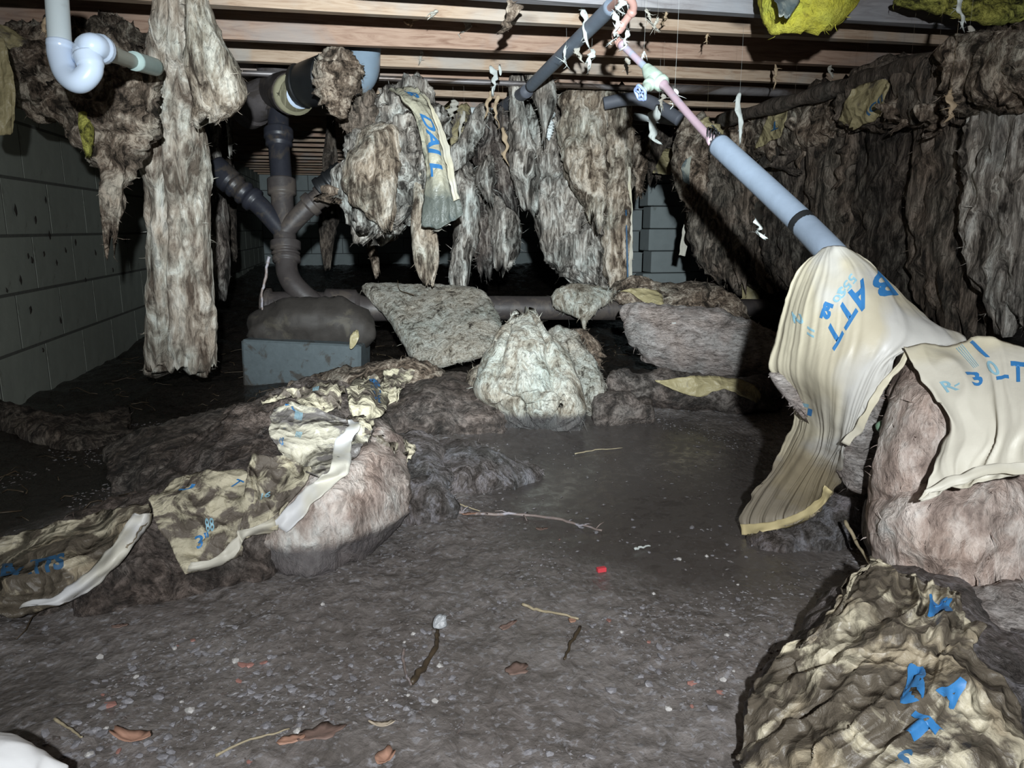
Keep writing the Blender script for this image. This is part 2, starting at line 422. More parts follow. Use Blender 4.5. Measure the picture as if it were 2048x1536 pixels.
def mat_kraft(name, base=(.58, .51, .33), mud=.3, mudc=(.10, .085, .07), rough=.5, seed=0, scale=6, second=None, waterline=None, crush=0.0, wcol=(.17, .13, .075)):
    """mud: share of the facing covered with dried mud"""
    m, t, b = nt(name); v = mapping(t, (1, 1, 1), (seed*1.1, seed, seed*2.3))
    n1 = noise(t, v, scale, 9, 1.0, .62); n2 = noise(t, v, scale*7, 5, .2); n3 = noise(t, v, scale*.6, 3, .5)
    c = mix(t, ramp(t, n3, [(.35, (0, 0, 0)), (.65, (1, 1, 1))]), base, tuple(x*.78 for x in base))
    if second: c = mix(t, ramp(t, n3, [(.48, (0, 0, 0)), (.56, (1, 1, 1))]), c, second)
    k = .30+.42*mud
    f = ramp(t, n1, [(max(0, k-.05), (1, 1, 1)), (min(1, k+.03), (0, 0, 0))])
    c = mix(t, f, c, mudc) if mud > 0 else c
    if waterline is not None:
        g = nd(t, 'ShaderNodeNewGeometry'); s = nd(t, 'ShaderNodeSeparateXYZ'); t.links.new(g.outputs['Position'], s.inputs[0])
        z = mth(t, 'ADD', s.outputs[2], mth(t, 'MULTIPLY', n1, .22)); f2 = ramp(t, z, [(waterline, (.8,)*3), (waterline+.08, (0, 0, 0))])
        c = mix(t, f2, c, wcol)
    setin(t, b, 'Base Color', c); setin(t, b, 'Roughness', ramp(t, n2, [(.3, (rough-.12,)*3), (.7, (rough+.15,)*3)]))
    b.inputs['Specular IOR Level'].default_value = .4
    h = mth(t, 'ADD', n1, mth(t, 'MULTIPLY', n2, .25))
    if crush:
        vd = nd(t, 'ShaderNodeVectorMath', operation='ADD'); t.links.new(v, vd.inputs[0]); nv_ = nd(t, 'ShaderNodeTexNoise', i_Scale=5.0, i_Detail=3.0); t.links.new(v, nv_.inputs['Vector'])
        sc_ = nd(t, 'ShaderNodeVectorMath', operation='SCALE'); t.links.new(nv_.outputs['Color'], sc_.inputs[0]); sc_.inputs['Scale'].default_value = .22; t.links.new(sc_.outputs[0], vd.inputs[1])
        for k_, (s_v, w_v) in enumerate(((13.0, 1.0), (31.0, .45))):
            vo = nd(t, 'ShaderNodeTexVoronoi', i_Scale=s_v); t.links.new(vd.outputs[0], vo.inputs['Vector']); h = mth(t, 'ADD', h, mth(t, 'MULTIPLY', vo.outputs['Distance'], crush*w_v))
        setbump(t, b, h, .8, .014)
    else: setbump(t, b, h, .35, .006)
    return m
def mat_plain(name, col, rough=.5, metal=0, var=.25, scale=20, bumps=.15, dirt=0, dirtc=(.06, .05, .04), seed=0, stretch=(1, 1, 1)):
    m, t, b = nt(name); v = mapping(t, stretch, (seed, seed*2, 0)); n = noise(t, v, scale, 6, .3); n2 = noise(t, v, scale*.35, 6, .6, .65)
    c = mix(t, n, tuple(x*(1-var) for x in col), tuple(min(1, x*(1+var)) for x in col))
    if dirt: c = mix(t, ramp(t, n2, [(.3+.4*dirt-.04, (1, 1, 1)), (.3+.4*dirt+.05, (0, 0, 0))]), c, dirtc)
    setin(t, b, 'Base Color', c); setin(t, b, 'Roughness', rough); b.inputs['Metallic'].default_value = metal
    if bumps: setbump(t, b, n, bumps, .004)
    return m

def mat_wood(name, cols, seed=0):
    m, t, b = nt(name); v = mapping(t, (.55, 6, 6), (seed, seed*3.1, seed*7.7)); v2 = mapping(t, (1, 1, 1), (seed*5, 0, 0))
    g = noise(t, v, 9, 8, 1.2, .65); s = noise(t, v2, 3.2, 5, .6); k = nd(t, 'ShaderNodeTexVoronoi', i_Scale=2.1); t.links.new(mapping(t, (1, 3, 3), (seed, 0, 0)), k.inputs['Vector'])
    c = ramp(t, g, [(.30, cols[2]), (.5, cols[1]), (.72, cols[0])])
    c = mix(t, ramp(t, s, [(.50, (0, 0, 0)), (.66, (.6, .6, .6))]), c, cols[3])
    c = mix(t, ramp(t, k.outputs['Distance'], [(.05, (.75,)*3), (.13, (0, 0, 0))]), c, (.11, .08, .06))
    setin(t, b, 'Base Color', c); setin(t, b, 'Roughness', .75); b.inputs['Specular IOR Level'].default_value = .25
    setbump(t, b, g, .3, .004); return m

def mat_mud():
    m, t, b = nt('wet_mud'); v = mapping(t, (1, 1, 1), src='Object')
    n1 = noise(t, v, 2.2, 6, .5); n2 = noise(t, v, 26, 8, .8, .65); n3 = noise(t, v, 120, 4, .2)
    vo = nd(t, 'ShaderNodeTexVoronoi', i_Scale=85.0); t.links.new(mapping(t, (1, .6, 1), (0, 0, 0), (0, 0, .4)), vo.inputs['Vector'])
    c = ramp(t, n1, [(.35, (.165, .147, .138)), (.65, (.235, .217, .208))])
    c = mix(t, 1.0, c, ramp(t, n2, [(.33, (.55, .53, .50)), (.6, (1.15, 1.13, 1.12))]), 'MULTIPLY')
    gl = ramp(t, noise(t, v, 85, 5, .4), [(.55, (0, 0, 0)), (.66, (.6,)*3)])
    c = mix(t, gl, c, (.40, .395, .42))
    # ground colour darker towards the left wall and the far end, and in the still water
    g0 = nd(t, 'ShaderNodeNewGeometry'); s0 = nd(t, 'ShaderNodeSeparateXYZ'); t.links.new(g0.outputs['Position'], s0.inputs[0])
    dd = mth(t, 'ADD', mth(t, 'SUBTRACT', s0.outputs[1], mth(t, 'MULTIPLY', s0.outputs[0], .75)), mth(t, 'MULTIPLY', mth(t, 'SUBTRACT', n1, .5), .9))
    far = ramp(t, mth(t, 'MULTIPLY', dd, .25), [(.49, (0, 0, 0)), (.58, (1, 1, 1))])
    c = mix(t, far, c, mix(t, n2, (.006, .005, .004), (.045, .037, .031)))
    q1 = mth(t, 'DIVIDE', mth(t, 'SUBTRACT', s0.outputs[0], .72), .50); q2 = mth(t, 'DIVIDE', mth(t, 'SUBTRACT', s0.outputs[1], 1.85), .80)
    wq = mth(t, 'ADD', mth(t, 'ADD', mth(t, 'MULTIPLY', q1, q1), mth(t, 'MULTIPLY', q2, q2)), mth(t, 'MULTIPLY', mth(t, 'SUBTRACT', n1, .5), 1.6))
    c = mix(t, ramp(t, wq, [(.6, (.85,)*3), (1.25, (0, 0, 0))]), c, (.082, .072, .066))
    setin(t, b, 'Base Color', c)
    setin(t, b, 'Roughness', ramp(t, n2, [(.36, (.12,)*3), (.58, (.42,)*3)]))
    b.inputs['Specular IOR Level'].default_value = .5
    h = mth(t, 'ADD', mth(t, 'MULTIPLY', n2, .8), mth(t, 'ADD', mth(t, 'MULTIPLY', n3, .3), mth(t, 'MULTIPLY', vo.outputs['Distance'], .35)))
    # smoother where water stands
    g = nd(t, 'ShaderNodeNewGeometry'); sx = nd(t, 'ShaderNodeSeparateXYZ'); t.links.new(g.outputs['Position'], sx.inputs[0])
    bm = nd(t, 'ShaderNodeBump', i_Distance=.006); t.links.new(h, bm.inputs['Height'])
    dx = mth(t, 'DIVIDE', mth(t, 'SUBTRACT', sx.outputs[0], .70), .42); dy = mth(t, 'DIVIDE', mth(t, 'SUBTRACT', sx.outputs[1], 1.9), .85)
    rr = mth(t, 'ADD', mth(t, 'MULTIPLY', dx, dx), mth(t, 'MULTIPLY', dy, dy)); rr = mth(t, 'ADD', rr, mth(t, 'MULTIPLY', mth(t, 'SUBTRACT', n1, .5), 2.0))
    st = ramp(t, rr, [(.55, (.10,)*3), (1.0, (.95,)*3)]); t.links.new(st, bm.inputs['Strength']); t.links.new(bm.outputs[0], b.inputs['Normal'])
    return m

CREAM = mat_ins('fibreglass_cream', (.82, .78, .70), (.50, .44, .37), (.15, .115, .09), 9, seed=1)
CREAM2 = mat_ins('fibreglass_cream_muddy', (.74, .68, .59), (.40, .34, .27), (.08, .06, .045), 14, seed=2)
PALE = mat_ins('fibreglass_pale', (.64, .65, .59), (.38, .35, .29), (.12, .10, .075), 17, stretch=(1, 1, .55), seed=3, pos=(.32, .46, .62), waterline=.095)
FLAP = mat_ins('fibreglass_speckled', (.64, .63, .57), (.41, .38, .32), (.05, .042, .034), 26, stretch=(1, 1, 1), seed=4, pos=(.33, .46, .62))
PINK = mat_ins('fibreglass_pinkish', (.84, .76, .71), (.50, .40, .355), (.19, .14, .12), 10, stretch=(1, 1, .6), seed=5, pos=(.34, .5, .66), rough=.6, specks=.35, waterline=.07)
LAV = mat_ins('fibreglass_greyish_pink', (.56, .50, .48), (.38, .33, .31), (.13, .11, .10), 24, stretch=(.6, .6, 1.5), seed=6, pos=(.3, .46, .62))
GREY = mat_ins('fibreglass_grey', (.76, .75, .70), (.33, .305, .275), (.04, .035, .03), 16, stretch=(1, 1, .22), seed=7)
GREYD = mat_ins('fibreglass_dark_grey', (.38, .35, .32), (.13, .11, .10), (.02, .017, .015), 18, stretch=(1, 1, .3), seed=8)
BROWN = mat_ins('fibreglass_brown', (.36, .30, .25), (.16, .13, .105), (.035, .03, .025), 20, stretch=(1, 1, .3), seed=9)
BROWND = mat_ins('fibreglass_dark_brown', (.22, .19, .16), (.085, .07, .06), (.02, .017, .014), 22, stretch=(1, 1, .35), seed=10)
BROWN2 = mat_ins('fibreglass_brown_damp', (.30, .26, .23), (.115, .095, .083), (.025, .02, .018), 16, stretch=(1, 1, 1), seed=29, rough=.6)
TORN = mat_ins('fibreglass_torn', (.60, .52, .43), (.23, .18, .14), (.03, .023, .017), 15, stretch=(1, 1, .8), seed=11)
MUDI = mat_ins('mud_soaked_fibreglass', (.24, .20, .18), (.105, .085, .075), (.04, .032, .028), 16, stretch=(1, 1, 1), seed=12, rough=.42, bumps=.8)
MUDL = mat_ins('mud_coated_fibreglass', (.30, .28, .30), (.16, .14, .135), (.06, .05, .045), 22, stretch=(1, 1, .8), seed=13, rough=.4)
YEL = mat_ins('yellow_fibreglass', (.92, .90, .16), (.86, .82, .10), (.55, .50, .08), 14, stretch=(1, 1, 1), seed=14, pos=(.3, .45, .7), specks=.2)
YELD = mat_ins('dull_yellow_fibreglass', (.75, .76, .20), (.42, .43, .10), (.05, .05, .02), 18, stretch=(1, 1, 1), seed=15, specks=.4)
KR = mat_kraft('kraft_facing', (.65, .60, .45), 0, seed=1, second=(.61, .58, .49))
KRW = mat_kraft('kraft_facing_stained_hem', (.64, .585, .44), .0, seed=2, second=(.58, .57, .53), waterline=.30)
KRM = mat_kraft('kraft_facing_muddy', (.64, .58, .42), .46, (.15, .125, .10), seed=3, scale=15, crush=2.2)
KRMM = mat_kraft('kraft_facing_very_muddy', (.62, .58, .46), .50, (.17, .155, .145), seed=4, scale=11, rough=.36, crush=2.2)
KRD = mat_kraft('kraft_facing_dim', (.42, .36, .20), .30, seed=5, rough=.4, crush=1.2)
KRB = mat_kraft('kraft_facing_brown', (.60, .54, .40), .56, (.12, .10, .075), seed=6, rough=.32, scale=10, second=(.36, .30, .21), crush=2.2)
KRG = mat_kraft('kraft_facing_grey_green', (.36, .38, .33), .42, (.10, .125, .13), seed=7, rough=.2, scale=7, second=(.13, .17, .175))
KRS = mat_kraft('kraft_facing_wet_end', (.56, .53, .40), .25, (.20, .21, .17), seed=27, rough=.24, scale=9, waterline=.90, wcol=(.06, .085, .09), crush=.6)
TAPE = mat_kraft('pale_flange_strip', (.72, .69, .59), .0, seed=8, rough=.45, second=(.66, .66, .66))
BLUE = mat_plain('blue_print', (.04, .20, .47), .5, var=.2)
BLUEP = mat_plain('pale_blue_print', (.28, .50, .60), .5, var=.25, scale=60)
BLUED = mat_plain('dark_blue_print', (.03, .10, .20), .5, var=.3)
IRON = mat_plain('cast_iron', (.052, .044, .042), .5, 0, .35, 30, .3, .35, (.085, .07, .06), 2)
IRONB = mat_plain('black_iron', (.024, .025, .033), .42, 0, .3, 30, .2, .3, (.055, .046, .04), 3)
IRONG = mat_plain('dusty_iron', (.10, .088, .088), .6, 0, .3, 25, .3, .4, (.06, .05, .045), 4)
PVC = mat_plain('white_pvc', (.68, .80, .98), .25, 0, .04, 8, .03, .12, (.30, .32, .38), 5)
PVCG = mat_plain('grey_pvc', (.26, .34, .42), .28, 0, .18, 14, .1, .22, (.28, .25, .20), 6)
PVCC = mat_plain('cream_pipe', (.55, .58, .50), .4, 0, .1, 10, .05, .2, (.3, .27, .2), 7)
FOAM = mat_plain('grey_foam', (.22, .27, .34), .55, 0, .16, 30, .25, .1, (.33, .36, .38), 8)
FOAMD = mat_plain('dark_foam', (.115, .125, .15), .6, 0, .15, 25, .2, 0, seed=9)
BLACK = mat_plain('black_rubber', (.012, .013, .014), .45, 0, .3, 20, .1)
COPPER = mat_plain('copper', (.70, .42, .36), .42, .25, .2, 18, .1, .25, (.45, .52, .55), 10)
COPPERP = mat_plain('copper_pink', (.62, .45, .52), .38, .2, .2, 12, .1, .3, (.42, .50, .62), 11)
VERD = mat_plain('verdigris_brass', (.50, .62, .52), .55, .1, .3, 40, .3, .25, (.75, .78, .70), 12)
VALVEB = mat_plain('blue_valve_wheel', (.36, .47, .85), .4, .1, .25, 40, .2, .3, (.8, .82, .9), 13)
BLOCKW = mat_plain('painted_block_dim', (.34, .37, .32), .85, 0, .18, 14, .5, .12, (.13, .13, .10), 14)
BLOCKB = mat_plain('back_block', (.36, .41, .41), .85, 0, .15, 12, .3, .1, (.2, .22, .2), 15)
MORT = mat_plain('dark_mortar', (.12, .125, .11), .95, 0, .3, 40, .5)
MORTB = mat_plain('back_mortar', (.12, .13, .13), .95, 0, .2, 40, .3)
CONC = mat_plain('grey_concrete', (.085, .105, .112), .8, 0, .25, 40, .5, .28, (.05, .046, .04), 16)
SHRED = mat_plain('paper_shred', (.46, .44, .38), .75, 0, .3, 60, .2, .2, (.35, .28, .2), 17)
SHREDW = mat_plain('white_shred', (.60, .64, .61), .75, 0, .15, 60, .2)
SHREDT = mat_plain('tan_shred', (.45, .34, .22), .7, 0, .3, 60, .2)
STEEL = mat_plain('rusty_conduit', (.28, .26, .26), .4, .5, .35, 12, .2, .5, (.10, .075, .06), 18, (.4, 1, 1))
WHITEP = mat_plain('white_plastic', (.78, .84, .84), .35, 0, .05, 10, 0)
GREEN = mat_plain('green_lump', (.22, .35, .24), .4, 0, .3, 30, .3)
RED = mat_plain('red_plastic', (.75, .07, .09), .4, 0, .1, 30, 0)
TWIG = mat_plain('wet_twig', (.24, .19, .17), .45, 0, .4, 60, .4, .35, (.36, .34, .37), 19)
TWIGO = mat_plain('orange_twig', (.42, .22, .11), .5, 0, .3, 60, .3)
TWIGY = mat_plain('yellow_stem', (.38, .32, .21), .5, 0, .3, 60, .3)
TWIGD = mat_plain('dark_twig', (.07, .05, .03), .5, 0, .4, 60, .4)
PEB = mat_plain('blue_grey_pebble', (.34, .34, .375), .28, 0, .35, 90, .3, .45, (.16, .14, .13), 20)
PEBW = mat_plain('pale_pebble', (.52, .50, .48), .4, 0, .2, 60, .2)
PEBR = mat_plain('reddish_pebble', (.38, .19, .16), .4, 0, .25, 60, .2)
GRIT = mat_plain('grit', (.26, .25, .255), .3, 0, .45, 200, .2, .45, (.12, .10, .09), 21)
GLOVE = mat_plain('white_glove_cloth', (.92, .92, .92), .8, 0, .03, 60, .15)
WOODC = ((.58, .45, .34), (.48, .36, .26), (.30, .19, .125), (.42, .42, .40))
WOODS = [mat_wood('joist_wood', WOODC, 1), mat_wood('joist_wood_red', ((.52, .37, .28), (.42, .285, .21), (.25, .145, .10), (.34, .33, .32)), 2),
         mat_wood('joist_wood_grey', ((.44, .42, .42), (.34, .33, .34), (.22, .20, .20), (.40, .43, .47)), 3)]
SUBF = mat_wood('subfloor_wood', ((.22, .13, .09), (.16, .09, .06), (.09, .05, .035), (.10, .07, .06)), 5)
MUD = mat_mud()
DUSTY = mat_plain('dried_mud', (.042, .036, .031), .7, 0, .35, 26, .6, .2, (.075, .065, .05), 22)
TANSP = mat_ins('mud_splash', (.13, .11, .10), (.10, .08, .07), (.05, .04, .03), 20)

# ------------------------------------------------------------------ the ground
bump(620, 905, .42, .35, .05); bump(330, 1010, .30, .28, .05); bump(1100, 850, .40, .20, .03); bump(860, 840, .34, .26, .05); bump(1350, 800, .40, .16, .05)
bump(1900, 1330, .30, .25, .05); bump(80, 1500, .20, .12, .035); bump(600, 770, .55, .28, .035); bump(1000, 720, .7, .2, .03); bump(900, 980, .14, .14, .03)
bump(600, 1500, .16, .07, .012); bump(1600, 1080, .14, .12, .02)
ys = 0.30*(10.9/0.30)**np.linspace(0, 1, 470); s_ = np.linspace(-1, 1, 560); xs = 0.35+1.0*np.sinh(s_*2.25)/1.15
xs = xs[(xs > -1.35)]; xs = np.concatenate([[-1.34], xs]); xs = xs[xs < 4.4]
X, Y = np.meshgrid(xs, ys); Z = hf(X, Y); G = np.stack([X, Y, Z], -1)
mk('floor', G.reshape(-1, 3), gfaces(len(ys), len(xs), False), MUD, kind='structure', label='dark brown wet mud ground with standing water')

# ------------------------------------------------------------------ block walls
def block_wall(name, cat_mat, mort, ax, val, a0, a1, z0, courses, bl, bh, label, face, jit=.003, seed=0):
    """ax: axis normal to the wall; face +-1 gives the side of the mortar body"""
    th = .19
    c = [0, 0, (z0+z0+courses*bh)/2]; s = [0, 0, courses*bh]; o_ax = 1-ax
    c[ax] = val + face*(th/2+.0014); s[ax] = th; c[o_ax] = (a0+a1)/2; s[o_ax] = a1-a0
    w = mk(name, boxv(c, s), BOXF, mort, smooth=False, kind='structure', label=label)
    sz = [0, 0, bh-.011]; sz[ax] = .05; sz[o_ax] = bl-.009
    V, Fc = bevelbox((0, 0, 0), sz, .0009); me = bpy.data.meshes.new('block'); me.from_pydata(V.tolist(), [], Fc); me.materials.append(cat_mat)
    r = np.random.RandomState(seed)
    for k in range(courses):
        x = a0 - (bl/2 if k % 2 else 0)
        while x < a1:
            lo, hi = max(x, a0), min(x+bl, a1)
            if hi-lo > .08:
                p = [0, 0, z0+bh*(k+.5)]; p[o_ax] = (lo+hi)/2; p[ax] = val+face*.025+r.uniform(-jit*.15, jit*.15)
                b = bpy.data.objects.new('block', me); SC.collection.objects.link(b); b.parent = w
                b.location = np.array(p)-ORG[w.name]; sc_ = [1, 1, 1]; sc_[o_ax] = (hi-lo-.009)/(bl-.009); b.scale = sc_
            x += bl
    return w
block_wall('wall_left', BLOCKW, MORT, 0, WX, .55, 10.5, .018-.205, 8, .405, .203, 'painted concrete block wall along the left side', -1, seed=1)
block_wall('wall_back', BLOCKB, MORTB, 1, 10.45, WX, 4.4, .12, 6, .405, .203, 'grey concrete block wall at the far end', 1, seed=2)
block_wall('wall_back_near', BLOCKB, MORTB, 1, 7.15, 2.02, 4.4, .02, 7, .405, .203, 'nearer concrete block wall end right of the big hanging batt', 1, seed=3)
mk('wall_right', boxv((4.45, 5.5, .6), (.1, 10.6, 1.7)), BOXF, MORT, smooth=False, kind='structure', label='dark side wall')
# stacked pier of blocks
pb = P(1325, 575, 6.7); pr = thing('block_pier', 'pier of stacked loose concrete blocks in front of the far wall', 'pier', (pb[0], pb[1], .08))
q0 = pb
for k in range(6):
    V, Fc = bevelbox((q0[0]+(.03 if k % 2 else -.02), q0[1], .08+.19*(k+.5)), (.40-.03*(k % 3), .2, .183), .006, rot=.04*(k % 3-1)); mk('block', V, Fc, BLOCKB, pr, smooth=False)

# ------------------------------------------------------------------ ceiling: subfloor boards and joists
cl = mk('ceiling', boxv((1.6, 5.2, ZC+.235+.02), (6.0, 11, .02)), BOXF, SUBF, smooth=False, kind='structure', label='board subfloor above the joists')
for k in range(40):
    y = .35+k*.26
    if y < 10.5: V, Fc = bevelbox((1.6, y, ZC+.235+.004), (5.9, .25, .016), .002); mk('board', V, Fc, SUBF, cl, smooth=False)
jy = [CP(1050, yy)[1]-.019 for yy in (6, 49, 108, 148, 178, 202)]
jy = [.75, 1.25, 1.72] + jy
while jy[-1] < 10.1: jy.append(jy[-1]+.385)
for i, y in enumerate(jy):
    V, Fc = bevelbox((1.6, y, ZC+.1165), (5.95, .040, .233), .003)
    nx = 26                                   # warp slightly along the length, worn lower edge
    L = np.linspace(-1.37, 4.5, nx); ring = np.array([[-.02, 0], [.02, 0], [.02, .233], [-.02, .233]])
    r = np.random.RandomState(50+i); V = []
    for xx in L:
        dz = .004*math.sin(xx*1.3+i)*(1 if i > 4 else .5); dy = .004*math.sin(xx*.9+i*2)
        for (a, b) in ring: V.append([xx, y+a+dy, ZC+b+(dz+r.uniform(-.0015, .0015) if b == 0 else 0)])
    Fc = []
    for k in range(nx-1):
        for j in range(4): j2 = (j+1) % 4; Fc.append([k*4+j, k*4+j2, (k+1)*4+j2, (k+1)*4+j])
    Fc += [[3, 2, 1, 0], [(nx-1)*4+j for j in range(4)]]
    bb = mk('joist', V, Fc, WOODS[2] if i == 3 else WOODS[i % 2], cl, smooth=False)
    if i == 3: bb['label'] = 'bluish grey joist'
# thin pipes strapped under the joists
def rod(name, a, b, r, m, **kw):
    V, Fc = tube(smooth_path([a, b], 8), r, 12); return mk(name, V, Fc, m, **kw)
zc = ZC-.014
rod('conduit', (-1.0, CP(1050, 163)[1]-.02, zc), (2.2, CP(1050, 163)[1]-.02, zc), .012, STEEL, label='thin dull steel conduit running crosswise under the joists', cat='pipe')
rod('conduit', CP(1290, 173, ZC-.02)+np.array([0, .03, 0]), CP(1650, 186, ZC-.02)+np.array([0, .03, 0]), .021, STEEL, label='thicker rust-streaked conduit under the joists right of the valve', cat='pipe')
pw = CP(980, 226, ZC-.03); rod('waste_pipe', P(868, 219, 4.35), P(1118, 229, 4.25), .022, WHITEP, label='white plastic pipe running crosswise behind the hanging batts', cat='pipe')
rod('waste_pipe', P(1270, 232, 4.2), P(1420, 252, 3.9), .022, WHITEP, label='white plastic pipe end behind the copper pipe', cat='pipe')

# girder-like rail along the right curtain
rl = smooth_path([P(x, y, plane_d(x, y, 0, 1.78)) for (x, y) in ((1440, 242), (1560, 210), (1690, 172), (1800, 138), (2000, 90), (2240, 22))], 40)
V, Fc = tube(rl, .030+.006*np.sin(np.arange(40)*1.1), 14); V += .006*ridge(V*20, 2)[:, None]
mk('rail', V, Fc, mat_ins('rail_dirt', (.20, .165, .14), (.12, .10, .085), (.06, .05, .04), 14, seed=30), label='dirt-crusted pipe running under the joists above the right batts', cat='pipe')

# ------------------------------------------------------------------ drains
def ringed(root, name, path, r, m, hubs=(), seg=24, n=None):
    """pipe with raised hub bands: hubs = (t0, t1, extra radius) along 0..1"""
    n = n or 60; p = smooth_path(path, n); t = np.linspace(0, 1, n); rr = np.ones(n)*r if np.isscalar(r) else np.interp(t, np.linspace(0, 1, len(r)), r)
    for (a, b, e) in hubs: rr = rr + e*((t >= a) & (t <= b))
    V, Fc = tube(p, rr, seg); return mk(name, V, Fc, m, root)
D0 = 3.30
dr = thing('sewer_pipe', 'long dark cast iron sewer pipe lying across, with tee fitting on its left end', 'pipe', P(560, 640, D0)+np.array([0, 0, -.05]))
ringed(dr, 'pipe', [P(700, 618, 3.36), P(1000, 616, 3.5), P(1300, 618, 3.62), P(1760, 625, 3.8)], .056, IRON, [(.0, .03, .012)])
ringed(dr, 'tee_fitting', [P(528, 614, D0), P(600, 613, D0+.01), P(720, 616, 3.36)], .066, IRON, [(0, .13, .016), (.62, .66, .006), (.72, .98, .016)])
st = thing('drain_stack', 'black iron drain stack with double wye left of centre', 'pipe', P(560, 600, D0)+np.array([0, 0, 0]))
def fit(name, pts, r, m, hubs=(), n=60): return ringed(st, name, pts, r, m, hubs, n=n)
fit('bend', [P(573, 515, D0+.02), P(575, 545, D0), P(592, 575, D0-.02), P(640, 618, D0-.01)], .047, IRON, [(0, .10, .014)])
fit('hub', [P(571, 484, D0+.03), P(572, 526, D0+.02)], .052, IRON, [(.0, .35, .014), (.5, .6, .01)], 30)
fit('wye_body', [P(563, 360, D0+.06), P(566, 430, D0+.05), P(571, 490, D0+.03)], .049, IRON, [(.0, .22, .014)])
fit('wye_arm', [P(567, 466, D0+.03), P(520, 412, D0+.02), P(470, 372, D0+.02), P(428, 334, D0+.02)], [.040, .043, .045, .045], IRONB, [(.40, .46, .012), (.52, .57, .010), (.63, .68, .010), (.72, 1, .012)])
fit('wye_arm', [P(567, 466, D0+.03), P(612, 418, D0+.02), P(650, 388, D0+.02)], [.040, .043, .045], IRON, [(.55, .7, .012), (.85, 1, .008)])
fit('arm_coupling', [P(640, 380, D0-.02), P(688, 342, D0-.04)], .048, BLACK, [(0, .15, .006), (.35, .45, .006), (.7, .8, .006)], 30)
fit('copper_stub', [P(684, 345, D0-.04), P(706, 326, D0-.05), P(731, 308, D0-.06)], [.036, .020, .016, .012], COPPERP, [(.0, .15, .008)], 30)
fit('riser', [P(556, 215, D0+.12), P(558, 290, D0+.09), P(563, 362, D0+.06)], .047, IRONB, [(.30, .42, .018), (.42, .52, .012)])
fit('top_fitting', [P(548, 118, D0+.14), P(550, 160, D0+.13), P(556, 222, D0+.12)], [.088, .076, .070, .055], IRONG, [(0, .12, .008)])
fit('side_socket', [P(492, 215, D0+.22), P(520, 200, D0+.16), P(560, 185, D0+.12)], .088, IRONG, [(0, .25, .014)])
fit('side_hub', [P(550, 182, D0+.12), P(572, 184, D0-.02), P(585, 188, D0-.10)], .080, IRON, [(.6, 1, .008)])
# open ring with pale pipe end inside, and rubber coupling
a_, b_ = P(585, 188, D0-.10), P(592, 189, D0-.135)
V, Fc = tube([a_, b_, b_, a_], [.084, .084, .070, .070], 28, caps=False); mk('ring_gasket', V, Fc, mat_plain('gasket', (.32, .30, .20), .4), st)
V, Fc = tube([P(590, 188, D0-.06), P(600, 190, D0-.13)], .056, 24); mk('inner_pipe', V, Fc, PVC, st)
fit('rubber_coupling', [P(604, 172, D0-.10), P(630, 166, D0-.14), P(658, 160, D0-.18)], [.088, .096, .104], BLACK, [(0, .15, .006)])
el = thing('pipe_elbow', 'wide grey plastic elbow coming down beside the iron drain', 'pipe', P(700, 190, D0-.1))
ringed(el, 'elbow', [P(655, 156, D0-.24), P(690, 158, D0-.22), P(716, 142, D0-.2), P(724, 105, D0-.2), P(726, 62, D0-.2)], [.088, .092, .084, .076, .074], PVCG, n=50)
# bracing block under the tee, with dried mud
V, Fc = bevelbox((0, 0, 0), (.48, .20, .19), .008, jit=.004, seed=3)
c = (P(612, 768, 3.02)+P(612, 640, 3.1))/2; c[2] = .085; V = V@np.array(Matrix.Rotation(.04, 3, 'Y')).T@np.array(Matrix.Rotation(-.22, 3, 'Z')).T
cc = P(616, 722, 3.13); mk('concrete_block', V+cc, Fc, CONC, smooth=False, label='grey concrete block propping up the left end of the sewer pipe', cat='block')
loft('mud_mound', [(512, 665, 3.2, 515, 694, 3.12, .05), (530, 640, 3.22, 530, 692, 3.10, .09), (570, 634, 3.22, 575, 690, 3.08, .12), (640, 630, 3.22, 645, 688, 3.08, .12), (700, 634, 3.22, 708, 686, 3.08, .11), (730, 652, 3.22, 735, 690, 3.12, .07)], DUSTY, 31, amp=(.022, .012, .004), stretch=(1, 1, 1), sup=3, fib=40, ragg=0,
     label='dark mud packed between block and sewer pipe', cat='mud')
leafs = []

# ------------------------------------------------------------------ P-trap, top left
pt = thing('sink_trap', 'white plastic P-trap hanging at the upper left', 'pipe', P(150, 160, 1.62)); d = 1.62
ringed(pt, 'down_pipe', [P(110, -60, d), P(114, 0, d), P(120, 92, d)], .0235, PVCC if False else mat_plain('pvc_old', (.62, .70, .72), .35, 0, .08, 8, .05, .15, (.3, .3, .3), 25), [], 20)
ringed(pt, 'u_bend', [P(120, 84, d), P(121, 110, d), P(133, 148, d-.01), P(158, 163, d-.02), P(181, 140, d-.02), P(174, 108, d-.02), ], [.0262, .0262, .0245, .0245, .0245, .026], PVC, [(0, .1, .001), (.84, 1, .002)], 20, 50)
ringed(pt, 'top_elbow', [P(172, 122, d-.015), P(174, 98, d-.01), P(186, 92, d-.02), P(205, 100, d+.02)], .0262, PVC, [(.0, .2, .001), (.85, 1, .004)], 20, 40)
ringed(pt, 'slip_nut', [P(196, 97, d+.01), P(208, 101, d+.03)], .030, PVC, [(.3, .5, .002)], 16, 12)
ringed(pt, 'outlet_pipe', [P(205, 99, d+.03), P(235, 112, d+.15), P(262, 122, d+.30)], [.024, .018, .018], PVCC, [], 16, 20)
ringed(pt, 'outlet_coupling', [P(268, 122, d+.30), P(310, 134, d+.5)], .024, mat_plain('pale_green_pipe', (.45, .58, .55), .4), [], 16, 12)

